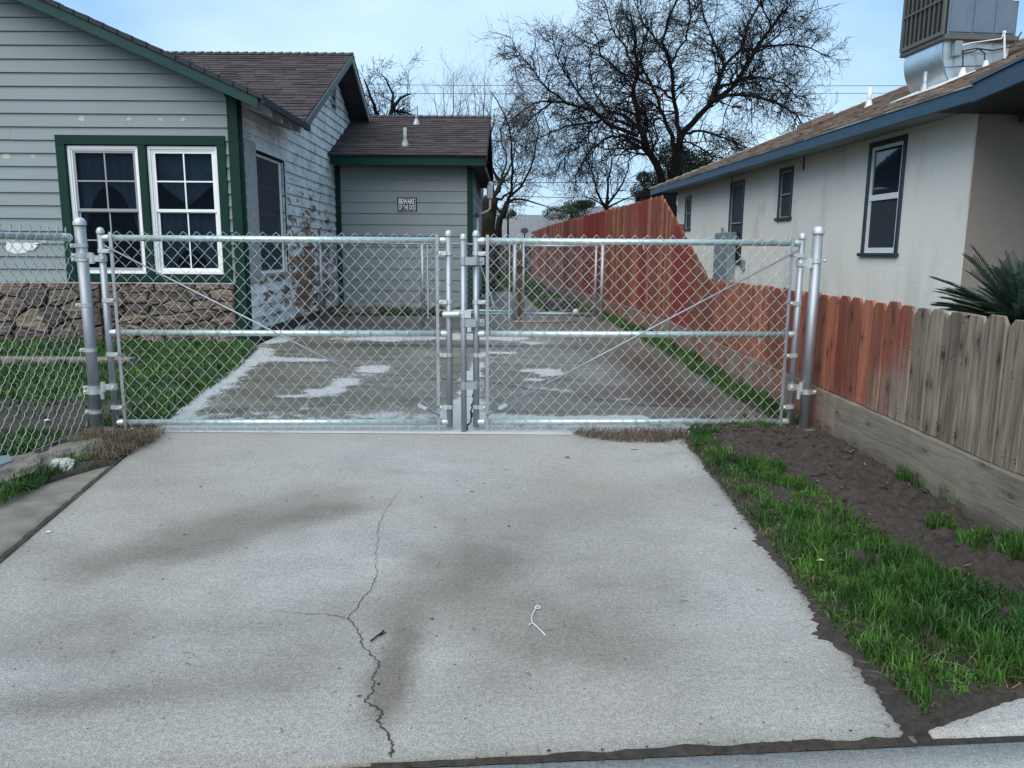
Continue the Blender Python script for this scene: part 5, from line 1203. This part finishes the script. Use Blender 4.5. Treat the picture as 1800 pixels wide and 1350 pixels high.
def bigtree():
    D = 30.; T = thing('bare_tree', 'huge spreading bare tree with dark forked limbs behind the white house', 'tree', (5.9, D, 0))
    org = Vector((5.9, D, 0)); u3 = D/(F*math.cos(PITCH))
    M = cam.matrix_world
    def at(cx, cy, dy):   # crop pixel of my sketch -> point on a real depth
        px, py = 820+cx/CR, cy/CR; v = M.to_3x3() @ Vector((px-900, 675-py, -F)); k = (D+dy)/v.y; return Vector((v.x*k, v.y*k, CH+v.z*k))-org
    limbs = [
     ([(1000, 1500, 0), (1000, 1200, 0), (1000, 960, 0), (1008, 860, 0), (1022, 760, 0), (1035, 700, 0)], 24, 17, 0),
     ([(985, 1000, 0), (955, 880, .2), (905, 760, .5), (870, 690, .8), (845, 610, 1.0), (822, 520, 1.0), (815, 420, .8), (828, 330, .5), (822, 200, 0), (800, 70, -.4)], 17, 3, 1),
     ([(1035, 720, 0), (1062, 640, -.3), (1130, 565, -.6), (1200, 490, -1.0), (1290, 430, -1.2), (1350, 350, -1.6), (1400, 255, -2.0), (1480, 130, -2.2), (1560, 40, -2.4)], 13, 3, 1),
     ([(1180, 510, -.9), (1225, 400, -.2), (1255, 320, .3), (1335, 240, .8), (1375, 110, 1.2), (1430, 0, 1.5), (1450, -90, 1.6)], 9, 3, 1),
     ([(1255, 325, .3), (1230, 250, 1.0), (1190, 170, 1.4), (1150, 60, 1.8), (1130, -60, 2)], 5, 2, 1),
     ([(1030, 710, 0), (1033, 600, .4), (1012, 500, .6), (998, 400, .4), (990, 290, 0), (958, 210, -.5), (985, 90, -1), (1030, -20, -1.2)], 10, 3, 1),
     ([(1015, 720, 0), (985, 630, -.8), (945, 530, -1.4), (915, 440, -1.8), (872, 350, -2.2), (850, 250, -2.6), (880, 150, -2.8)], 8, 2.5, 1),
     ([(1000, 480, .6), (940, 430, 1.3), (860, 400, 1.8), (770, 360, 2.2), (700, 330, 2.6)], 5, 2, 1),
     ([(1190, 490, -1), (1300, 462, -1.8), (1420, 468, -2.6), (1530, 510, -3.2), (1600, 560, -3.4), (1640, 620, -3.5)], 7, 2, 1),
     ([(1240, 430, -1.1), (1340, 385, 0), (1460, 380, .8), (1560, 420, 1.5), (1620, 480, 2.0)], 5.5, 2, 1),
     ([(1340, 255, -1.2), (1440, 230, -.4), (1570, 215, 0), (1680, 235, .5), (1750, 275, .8)], 5, 2, 1),
     ([(1060, 650, 0), (1130, 640, 1), (1230, 662, 1.8), (1320, 700, 2.4), (1400, 745, 2.8)], 6, 2, 1),
     ([(880, 715, .7), (790, 668, -.4), (700, 665, -1.2), (640, 700, -1.8), (580, 770, -2.4), (530, 860, -2.8)], 7, 2, 1),
     ([(850, 640, 1), (770, 565, 1.8), (700, 545, 2.6), (640, 598, 3.0), (520, 605, 3.4), (410, 645, 3.6), (300, 700, 3.8)], 7.5, 2, 1),
     ([(830, 660, .8), (740, 630, 0), (670, 590, -.6), (610, 535, -1.2), (520, 512, -1.8), (410, 492, -2.2), (320, 505, -2.6), (240, 570, -2.8)], 8, 2, 1),
     ([(615, 540, -1.2), (545, 450, -.6), (480, 360, .0), (440, 270, .5), (420, 190, .8)], 4.5, 1.6, 1),
     ([(500, 512, -1.8), (410, 440, -2.6), (330, 350, -3.2), (240, 240, -3.6)], 4, 1.5, 1),
     ([(822, 340, .5), (770, 240, 1.4), (710, 140, 2.0), (680, 30, 2.4)], 5, 2, 1),
     ([(985, 290, 0), (910, 180, 1.2), (850, 90, 1.8), (830, -20, 2.2)], 5, 2, 1),
     ([(1000, 300, 0), (1060, 190, .8), (1090, 90, 1.2), (1080, -30, 1.6)], 4.5, 2, 1),
     ([(815, 430, .8), (740, 340, 0), (660, 270, -.8), (640, 190, -1.2)], 4.5, 1.8, 1),
     ([(700, 560, 2.4), (620, 440, 3.0), (600, 330, 3.3), (620, 230, 3.5)], 4, 1.6, 1),
     ([(420, 495, -2.2), (330, 560, -1.6), (260, 640, -1), (230, 720, -.6)], 3.5, 1.5, 1),
     ([(640, 600, 3), (560, 690, 2.4), (480, 760, 2.0), (440, 840, 1.8)], 3.5, 1.5, 1),
     ([(1420, 250, -2), (1530, 160, -1.4), (1620, 80, -1.0)], 3.5, 1.5, 1),
     ([(1480, 130, -2.2), (1440, 30, -2.8), (1420, -60, -3)], 3.2, 1.5, 1),
     ([(900, 760, .4), (930, 660, -1.0), (900, 600, -1.6), (860, 560, -2.0)], 4, 1.5, 1),
     ([(1040, 690, 0), (1110, 700, -1.4), (1190, 760, -2.0), (1260, 770, -2.4)], 4, 1.5, 1),
    ]
    tw = MB(); lf = MB(); random.seed(99)
    for ctrl, r0, r1, lv in limbs:
        pts = curve_pts([at(*c) for c in ctrl], .3); n = len(pts); k = u3/CR*1.0
        pts = [p+Vector((random.gauss(0, .03), random.gauss(0, .03), random.gauss(0, .02)))*(1 if 0 < i < n-1 else 0) for i, p in enumerate(pts)]
        rs = [(r0+(r1-r0)*i/(n-1))*k*1.25 for i in range(n)]
        b = MB(); b.tube(pts, rs, 8 if r0 > 6 else 6); b.build('trunk' if lv == 0 else 'limb', BARKM if r0 in (8, 6, 7.5, 9) else BARK, T, smooth=True)
        if lv == 0: continue
        st = int(n*.28); Lm = sum((pts[i+1]-pts[i]).length for i in range(n-1))
        for i in range(st, n):
            for rep in range(3):
                if random.random() > .8: continue
                t_ = (pts[min(i+1, n-1)]-pts[max(0, i-1)]).normalized(); rv = Vector((random.gauss(0, 1), random.gauss(0, 1), random.gauss(.1, .9))); rv = (rv-t_*rv.dot(t_)).normalized()
                d = (t_*random.uniform(.3, 1)+rv*random.uniform(.7, 1.1)).normalized(); low = ctrl[-1][1] > 420
                sprout(tw, pts[i], d, random.uniform(.8, 1.9)*(1-.5*(i/n)**2), max(.018, rs[i]*.42), 0, 2, -.085 if low else random.uniform(-.05, .03), .2, lf)
    tw.build('twig_mass', TWIG, T, kind='stuff'); lf.build('withered_leaves', BRLEAF, T, kind='stuff'); return T
BRLEAF = m_leaf('withered_leaf', (.05, .035, .03), (.03, .028, .032), .8)
bigtree()
def baretree(name, lab, base, trunk, limbs, m, mt, seed, tl=(.6, 1.4), maxl=2, dens=.6, droop=0., wig=.2, leaves=True, step=.3):
    random.seed(seed); T = thing(name, lab, 'tree', base); o = Vector(base); tw = MB(); lf = MB() if leaves else None
    for ctrl, r0, r1, sp_ in [(*trunk, False)]+[(*l_, True) for l_ in limbs]:
        pts = curve_pts([Vector(c)-o for c in ctrl], step); n = len(pts); rs = [r0+(r1-r0)*i/(n-1) for i in range(n)]
        pts = [p+Vector((random.gauss(0, .03), random.gauss(0, .03), random.gauss(0, .02)))*(1 if 0 < i < n-1 else 0) for i, p in enumerate(pts)]
        b = MB(); b.tube(pts, rs, 8 if r0 > .1 else 5); b.build('limb' if sp_ else 'trunk', m, T, smooth=True)
        if not sp_: continue
        for i in range(int(n*.2), n):
            for rep in range(2):
                if random.random() > dens: continue
                t_ = (pts[min(i+1, n-1)]-pts[max(0, i-1)]).normalized(); rv = Vector((random.gauss(0, 1), random.gauss(0, 1), random.gauss(.15, .9))); rv = (rv-t_*rv.dot(t_)).normalized()
                sprout(tw, pts[i], (t_*random.uniform(.4, 1)+rv*random.uniform(.5, 1)).normalized(), random.uniform(*tl), max(.007, rs[i]*.4), 0, maxl, droop, wig, lf, 5)
    tw.build('twig_mass', mt, T, kind='stuff')
    if lf and lf.v: lf.build('withered_leaves', BRLEAF, T, kind='stuff')
    return T
_M = cam.matrix_world.to_3x3()
def pt(px, py, Y):
    v = _M @ Vector((px-900, 675-py, -F)); k = Y/v.y; return (v.x*k, v.y*k, CH+v.z*k)
# tree behind the wing ridge (left)
Y0 = 24
baretree('bare_tree', 'bare tree with curled dry leaves rising behind the brown ridge of the wing', (*pt(672, 400, Y0)[:2], 0),
    ([(*pt(672, 400, Y0)[:2], 0), pt(675, 300, Y0), pt(680, 215, Y0)], .2, .09),
    [([pt(680, 230, Y0), pt(688, 195, Y0), pt(705, 175, Y0+.6), pt(722, 165, Y0+1)], .09, .02), ([pt(678, 235, Y0), pt(660, 200, Y0-.4), pt(652, 170, Y0-.8), pt(640, 140, Y0-1)], .08, .02),
     ([pt(682, 215, Y0), pt(690, 180, Y0), pt(686, 150, Y0+.5), pt(670, 130, Y0+.8)], .06, .015), ([pt(690, 195, Y0), pt(712, 200, Y0+.5), pt(728, 205, Y0+.9)], .05, .015), ([pt(684, 215, Y0), pt(655, 205, Y0+1), pt(640, 190, Y0+1.4)], .05, .015)],
    BARK, TWIG, 5, (.5, 1.0), 2, .55)
# leaning bare tree in the gap between the houses (crown x 850-920)
Y0 = 24
baretree('bare_tree', 'slender bare tree with pale upswept twigs just right of the wing roof', (*pt(872, 430, Y0)[:2], 0),
    ([(*pt(872, 430, Y0)[:2], 0), pt(876, 400, Y0), pt(884, 380, Y0), pt(892, 355, Y0)], .14, .08),
    [([pt(889, 362, Y0), pt(896, 335, Y0), pt(902, 300, Y0-.4), pt(900, 250, Y0-.8), pt(885, 200, Y0-1), pt(862, 160, Y0-1.2)], .05, .012),
     ([pt(884, 378, Y0), pt(868, 350, Y0+.3), pt(880, 325, Y0+.6), pt(890, 290, Y0+.8), pt(880, 230, Y0+1), pt(905, 180, Y0+1)], .045, .012),
     ([pt(893, 350, Y0), pt(912, 330, Y0-.5), pt(930, 300, Y0-.9), pt(945, 250, Y0-1.2), pt(940, 190, Y0-1.4)], .045, .012),
     ([pt(890, 360, Y0), pt(915, 348, Y0+.8), pt(945, 356, Y0+1.2), pt(970, 370, Y0+1.4)], .05, .012),
     ([pt(880, 320, Y0+.5), pt(862, 290, Y0+.5), pt(858, 250, Y0+.5), pt(870, 200, Y0+.6)], .05, .012)],
    BARK, TWIGP, 15, (.8, 1.5), 2, .32, .06, .16)
Y0 = 21
baretree('bare_tree', 'thick rough brown trunk standing beside the white downpipe of the wing', (*pt(855, 430, Y0)[:2], 0),
    ([(*pt(856, 430, Y0)[:2], 0), pt(857, 400, Y0), pt(858, 370, Y0), pt(864, 348, Y0)], .26, .20),
    [([pt(864, 352, Y0), pt(876, 335, Y0), pt(884, 318, Y0), pt(895, 295, Y0), pt(905, 260, Y0+.5)], .07, .012), ([pt(862, 355, Y0), pt(855, 330, Y0+.5), pt(850, 300, Y0+1), pt(846, 240, Y0+1.5)], .04, .012), ([pt(868, 345, Y0), pt(880, 350, Y0), pt(893, 336, Y0-.3), pt(915, 322, Y0-.6)], .05, .012)],
    BARKM, TWIG, 25, (.5, 1.2), 2, .28)
# small bare tree (1067,360)
Y0 = 27
baretree('bare_tree', 'small round-headed bare tree just above the top of the red fence', (*pt(1067, 430, Y0)[:2], 0),
    ([(*pt(1067, 430, Y0)[:2], 0), pt(1066, 380, Y0), pt(1068, 345, Y0)], .10, .06),
    [([pt(1067, 365, Y0), pt(1050, 335, Y0), pt(1042, 300, Y0+.3), pt(1048, 265, Y0+.4)], .05, .012), ([pt(1067, 350, Y0), pt(1070, 315, Y0), pt(1075, 280, Y0-.4), pt(1068, 250, Y0-.5)], .05, .012), ([pt(1067, 360, Y0), pt(1085, 335, Y0), pt(1100, 310, Y0-.3), pt(1105, 285, Y0)], .05, .012), ([pt(1066, 370, Y0), pt(1040, 350, Y0+.5), pt(1015, 345, Y0+.8)], .04, .01), ([pt(1067, 365, Y0), pt(1095, 350, Y0), pt(1118, 345, Y0)], .04, .01)],
    BARK, TWIG, 35, (.5, 1.0), 2, .6)
# hazy upright thin trees over the wing ridge
Y0 = 46
for i, (px, lab) in enumerate([(790, 'distant pale bare tree over the middle of the wing roof'), (845, 'distant pale bare tree over the right end of the wing roof')]):
    baretree('distant_tree', lab, (*pt(px, 430, Y0)[:2], 0), ([(*pt(px, 430, Y0)[:2], 0), pt(px+2, 300, Y0)], .16, .1),
        [([pt(px+2, 310, Y0), pt(px+dx*.5, 240, Y0+random.uniform(-1, 1)), pt(px+dx, tp, Y0+random.uniform(-2, 2))], .06, .012) for dx, tp in ((-28, 165), (-12, 150), (8, 128), (22, 160), (34, 185), (-38, 195))],
        TWIGP, TWIGP, 45+i, (.8, 1.9), 1, .5, .08, .12, leaves=False, step=.5)
def leafcloud(name, lab, cat, c, rx, ry, rz, n, s, m, trunk_r=.15, lumps=9, seed=1):
    random.seed(seed); np.random.seed(seed); T = thing(name, lab, cat, (c[0], c[1], 0)); b = MB(); b.tube([(0, 0, -.05), (0, 0, c[2])], [trunk_r, trunk_r*.5], 7); b.build('trunk', BARK, T)
    cen = [(random.uniform(-.7, .7)*rx, random.uniform(-.7, .7)*ry, random.uniform(-.6, .75)*rz, random.uniform(.3, .55)) for _ in range(lumps)]+[(0, 0, 0, .8)]
    b = MB()
    for i in range(n):
        q = random.choice(cen); v = Vector((random.gauss(0, 1), random.gauss(0, 1), random.gauss(0, 1))).normalized()*random.uniform(.6, 1.05)
        p = Vector((q[0]+v.x*q[3]*rx, q[1]+v.y*q[3]*ry, c[2]+q[2]+v.z*q[3]*rz)); a = Vector((random.gauss(0, 1), random.gauss(0, 1), random.gauss(0, 1))).normalized()*s*random.uniform(.6, 1.4); e = Vector((random.gauss(0, 1), random.gauss(0, 1), random.gauss(0, 1))).normalized()*s*.6
        b.add([p-a, p+e*.6, p+a, p-e*.6], [(0, 1, 2, 3)], random.uniform(.5, 1.6))
    b.build('foliage', m, T, kind='stuff'); return T
c = pt(1198, 312, 36); leafcloud('evergreen_tree', 'dark evergreen tree behind the foot of the big bare tree', 'tree', c, 1.9, 1.9, 1.25, 15000, .07, EVER, .2, 10, 3)
c = pt(1150, 335, 34); leafcloud('evergreen_tree', 'low dark evergreen beside the far corner of the blue fascia', 'tree', c, .9, .9, .7, 5000, .06, EVER, .1, 6, 8)
c = pt(1005, 372, 34); leafcloud('garden_bush', 'mid green bush showing above the far red pickets', 'bush', c, 1.1, .9, .55, 3500, .06, BUSHL, .08, 6, 5)
c = pt(893, 376, 36); leafcloud('garden_bush', 'dark bush below the grey roof, beside the brown trunk', 'bush', c, .5, .5, .35, 1200, .05, EVER, .08, 5, 6)

# ================================================================== FAR THINGS
t = thing('far_house', 'distant house with a grey shingle roof beyond the back fence', 'house', (.9, 41, 0))
def fa(px, py, Y=40.): p = pt(px, py, Y); return Vector(p)-Vector((.9, 41, 0))
lo, hi = 1.6, 3.0
b = MB(); b.prism([(-2.2, -2.6, 1.75), (1.15, -2.6, 1.75), (1.15, 0, 3.02), (-2.2, 0, 3.02)], (0, 0, -1), .08); b.build('roof', FARR, t)
b = MB(); b.prism([(.9, -3.2, 1.9), (6.5, -3.2, 1.9), (6.5, .4, 3.5), (.9, .4, 3.5)], (0, 0, -1), .08); b.build('roof', FARR, t)
MB().box(-2.1, 1.0, -2.4, 2.6, 0, 1.8).build('wall', METER, t); MB().box(1.0, 6.4, -3.0, 3, 0, 1.85).build('wall', METER, t)
b = MB(); b.prism([(-2.2, 0, 3.0), (1.15, 0, 3.0), (1.15, 3, 1.75), (-2.2, 3, 1.75)], (0, 0, -1), .08); b.build('roof', FARR, t)
b = MB(); b.prism([(.9, .4, 3.48), (6.5, .4, 3.48), (6.5, 4, 1.9), (.9, 4, 1.9)], (0, 0, -1), .08); b.build('roof', FARR, t)
t = thing('satellite_dish', 'small black satellite dish on a short mast in front of the grey roof', 'dish', (*pt(922, 412, 26)[:2], 0))
zc = pt(922, 406, 26)[2]
b = MB(); b.tube([(0, 0, 0), (0, 0, zc-.02)], .02, 8); b.build('mast', BLACK, t)
b = MB(); b.tube([(0, .03, zc), (0, 0, zc+.0), (0, -.02, zc+.005)], [.02, .10, .135], 16); b.v = [(x*1.0, y, zc+(z-zc)*.75) for x, y, z in b.v]; b.build('reflector', BLACK, t)
# dark fence of upright boards far behind
t = thing('dark_board_fence', 'dark upright board fence at the end of the yard', 'fence', (-1.6, 32, 0))
for k in range(22):
    MB().box(k*.16, k*.16+.148, 0, .02, 0, 1.42+random.uniform(-.02, .02)).build('board', FARW, t)
# garden hose
P = [(.02+-.9+.9*math.cos(a)*(1+.1*math.sin(3*a)), 14.6+.5*math.sin(a), .03+.01*math.sin(5*a)) for a in np.linspace(0, 11, 60)]
P = [(-.62, 14.6, .85), (-.55, 14.5, .7), (-.45, 14.2, .45), (-.36, 14.0, .2), (-.34, 13.9, .05)]+[(-.3+.34*math.cos(a+2.8)*(1+.05*a), 13.8+.35*math.sin(a+2.8), .03) for a in np.linspace(0, 14, 70)]+[(.3, 13.6, .03), (.7, 13.9, .03), (1.1, 14.4, .03)]
o = MB().tube(curve_pts(P, .08), .013, 6, col=1.0).build('garden_hose', HOSE, smooth=True); tag(o, 'pale green garden hose hanging off the wing wall and coiled on the rear slab', 'hose')
RPIPE = simple('pinkish_pipe', (.20, .15, .14), .7, 0, .2, 10)
# scrap lying near the walk gate
o = MB().box(.62, 1.3, 14.6, 15.0, 0, .22).build('black_planter', BLACK, bevel=.03); tag(o, 'black low tub on the grass behind the walk gate', 'tub')
o = MB().ball((1.12, 13.6, .06), .055, 10, 7, jit=.08).build('pale_ball', CONDW, smooth=True); tag(o, 'small pale ball lying beyond the walk gate', 'ball')
o = MB().tube([(-.02, 11.9, .03), (1.0, 12.0, .03)], .018, 8).build('fallen_pipe', RPIPE, smooth=True); tag(o, 'pinkish pipe lying on the slab in front of the walk gate', 'pipe')
o = MB().tube([(-1.3, 12.9, .12), (-.5, 12.95, .12), (.05, 13.0, .10)], .02, 8).build('fallen_rail', WIREF, smooth=True); tag(o, 'thin grey rail lying along the foot of the rear fence', 'rail')
for (x, y, s, lab) in [(-2.7, 13.3, .13, 'dark brick heap piece in the corner of the wing'), (-2.45, 13.45, .1, 'reddish brick beside the dark heap by the wing'), (-2.95, 13.0, .12, 'dark lump against the peeling wall')]:
    o = MB().ball((x, y, s*.5), s, 7, 5, (1.3, .9, .6), .25).build('rubble', RUST); tag(o, lab, 'rubble')
# power lines
for i, (x0, y0, x1, y1, Y) in enumerate([(700, 149, 1640, 150, 50), (700, 164, 1640, 163, 50), (800, 320, 1320, 318, 44), (800, 342, 1320, 352, 44)]):
    a, c = Vector(pt(x0, y0, Y)), Vector(pt(x1, y1, Y)); d = (c-a); a, c = a-d*1.0, c+d*1.0
    pts = [a.lerp(c, s_)+Vector((0, 0, 4*.35*(s_*s_-s_)+.3)) for s_ in np.linspace(0, 1, 24)]
    o = MB().tube(pts, .016 if i < 2 else .02, 5).build('power_line', BLACK); tag(o, ['upper of the two thin power lines crossing the sky', 'lower of the two thin power lines crossing the sky', 'power line crossing low behind the big tree, upper of two', 'power line crossing low behind the big tree, lower of two'][i], 'cable', 'power lines')

# ================================================================== SMALL THINGS ON THE GROUND
def rock(name, lab, cat, x, y, z, r, sq, m, seed, jit=.18):
    random.seed(seed); b = MB(); b.ball((0, 0, 0), 1, 26, 16, (1, 1, 1), 0); V = []
    for v in b.v:
        v = Vector(v); k = 1+.30*fbm(v.x*1.5+seed, v.y*1.5, v.z*1.5, 3)+.14*fbm(v.x*5+seed, v.y*5, v.z*5, 4)
        V.append((v.x*sq[0]*r*k, v.y*sq[1]*r*k, max(-.6, v.z)*sq[2]*r*k))
    b.v = V; o = b.build(name, m); o.location = (x, y, z); return tag(o, lab, cat)
rock('edging_rock', 'long rough concrete lump beside the left gate post', 'rock', -2.36, 4.02, .005, .15, (1.0, 1.5, .36), CURB, 3)
rock('edging_rock', 'rough concrete lump in the middle of the left edging', 'rock', -2.42, 3.66, .005, .16, (.8, 1.5, .45), CURB, 5)
rock('edging_rock', 'small pitted stone in front of the left edging', 'rock', -2.28, 3.74, .01, .06, (1, 1.1, .7), SPOT, 8)
rock('edging_rock', 'rough concrete edging piece at the left edge of the photo', 'rock', -2.44, 3.30, .0, .16, (.7, 1.6, .5), CURB, 11)
o = MB().prism([(-2.62, 3.42, .055), (-2.48, 3.40, .055), (-2.44, 3.62, .06), (-2.52, 3.72, .06), (-2.64, 3.66, .055)], (0, 0, 1), .02).build('slate_piece', METER); tag(o, 'flat blue-grey slate lying on the edging at the left', 'stone')
o = MB().tube([(.085, 2.233, .006), (.077, 2.225, .007), (.073, 2.21, .006), (.067, 2.19, .006), (.064, 2.16, .006), (.066, 2.137, .006), (.078, 2.115, .006), (.09, 2.09, .006), (.101, 2.062, .006)], .0016, 6).tube([(.066, 2.137, .006), (.058, 2.13, .006), (.056, 2.115, .008), (.062, 2.12, .006)], .0016, 6).tube([(.085+.008*math.cos(a), 2.24+.009*math.sin(a), .006) for a in np.linspace(0, 6.28, 10)], .0016, 5).build('wire_scrap', PVC, smooth=True)
tag(o, 'thin white twisted wire scrap on the front slab', 'wire')
o = MB().tube([(-.397, 2.022, .006), (-.383, 2.052, .006), (-.369, 2.082, .006)], .0024, 5).tube([(-.383, 2.052, .006), (-.362, 2.07, .007)], .0018, 5).build('twig', BARK); tag(o, 'short brown twig beside the crack', 'twig')
def chip(name, lab, cat, x, y, s, m, seed, z=.004, flat=.25):
    random.seed(seed); b = MB(); n = 7; vs = [(x+s*math.cos(a)*random.uniform(.5, 1.1), y+s*.7*math.sin(a)*random.uniform(.5, 1.1), z+random.uniform(0, s*flat)) for a in np.linspace(0, 5.4, n)]
    vs.append((x, y, z+s*flat)); b.add(vs, [(i, (i+1) % n, n) for i in range(n)]); o = b.build(name, m); return tag(o, lab, cat)
DLEAF = simple('dead_leaf', (.10, .07, .045), .8, 0, .2, 30); PLEAF = simple('pale_leaf', (.42, .36, .28), .8, 0, .15, 30)
chip('dead_leaf', 'brown dead leaf on the slab just right of the gate meeting point', 'leaf', .302, 4.026, .022, DLEAF, 1)
chip('dead_leaf', 'pale curled leaf below the root mat', 'leaf', .697, 4.219, .026, PLEAF, 2)
chip('dead_leaf', 'pale leaf in the verge grass right of the slab edge', 'leaf', 1.07, 2.50, .02, PLEAF, 3, .05, .8)
chip('paper_scrap', 'white paper scrap at the left side of the front slab', 'litter', -1.816, 2.859, .016, PAPER, 4)
chip('paper_scrap', 'white scrap at the foot of the left gate leaf', 'litter', -2.30, 4.50, .02, PAPER, 5, .02, .8)
chip('paper_scrap', 'white scrap lying on the mud behind the short fence', 'litter', -2.95, 4.75, .025, PAPER, 6, .02, .5)
random.seed(31); b = MB()
for i in range(150):
    if i < 90: y = random.uniform(1.85, 4.6); x = random.uniform(.98, 1.9); z = mudz(x, y)+.012
    else: y = random.uniform(4.8, 9); x = random.uniform(-6.5, -2.7); z = .025
    s = random.uniform(.008, .02); a = random.uniform(0, 6.3); u = Vector((math.cos(a), math.sin(a), random.uniform(-.3, .5)))*s; v = Vector((-math.sin(a), math.cos(a), random.uniform(-.5, .5)))*s*.5; p = Vector((x, y, z))
    b.add([p-u, p-u*.2+v, p+u, p-u*.1-v], [(0, 1, 2, 3)], random.uniform(.5, 1.6))
o = b.build('leaf_litter', DRYG); tag(o, 'small dead leaves scattered in the grass and on the mud', 'leaves', kind='stuff')
random.seed(77); b = MB()
for i in range(420):
    y = random.uniform(1.6, 4.5); x = random.uniform(LE(y)+.03, REdge(y)-.03); s = random.uniform(.0008, .0022)*(1.9 if random.random() < .06 else 1)
    b.ball((x, y, s*.3), s, 5, 4, (random.uniform(.8, 2.2), random.uniform(.8, 1.6), .7), .2)
for i in range(40):
    x = random.uniform(-.3, .96); y = fj(x)+random.uniform(-.02, .03); s = random.uniform(.0012, .0035)
    b.ball((x, y, .005), s, 5, 4, (random.uniform(.8, 1.6), 1, .7), .2)
for i in range(130):
    y = random.uniform(1.7, 4.5); x = mud_l(y)-abs(random.gauss(0, .02)); s = random.uniform(.0007, .0018)
    b.ball((x, y, .001), s, 5, 4, (random.uniform(.8, 1.8), random.uniform(.8, 1.6), .7), .2)
o = b.build('grit', GRIT); tag(o, 'scattered dark grit and seed bits on the front slab', 'grit', kind='stuff')
b = MB()
for i in range(90):
    y = random.uniform(1.6, 4.5); x = random.uniform(LE(y)+.05, REdge(y)-.05)
    if random.random() < .45: x = REdge(y)+random.uniform(-.05, .12)
    a = random.uniform(0, 3.14); l_ = random.uniform(.008, .03); z = .004 if x < REdge(y)-.02 else .02
    b.tube([(x, y, z), (x+l_*.5*math.cos(a)+.003, y+l_*.5*math.sin(a), z+.002), (x+l_*math.cos(a), y+l_*math.sin(a), z)], .0011, 3)
o = b.build('straw_bits', DRYG); tag(o, 'straw bits scattered over the front slab and its edge', 'straw', kind='stuff')
# clods on the mud
b = MB(); random.seed(12)
for i in range(520):
    x, y = random.uniform(1.15, 1.92), random.uniform(2.2, 4.85)
    if x < 1.4 and y < 3.6: continue
    if fbm(x*3, y*3, 5) < -.05: continue
    s = random.uniform(.005, .020); b.ball((x, y, mudz(x, y)+s*.2), s, 6, 4, (random.uniform(.8, 1.5), random.uniform(.8, 1.4), .6), .3)
o = b.build('mud_clods', MUD); tag(o, 'loose wet clods on the mud beside the weathered fence', 'mud', kind='stuff')
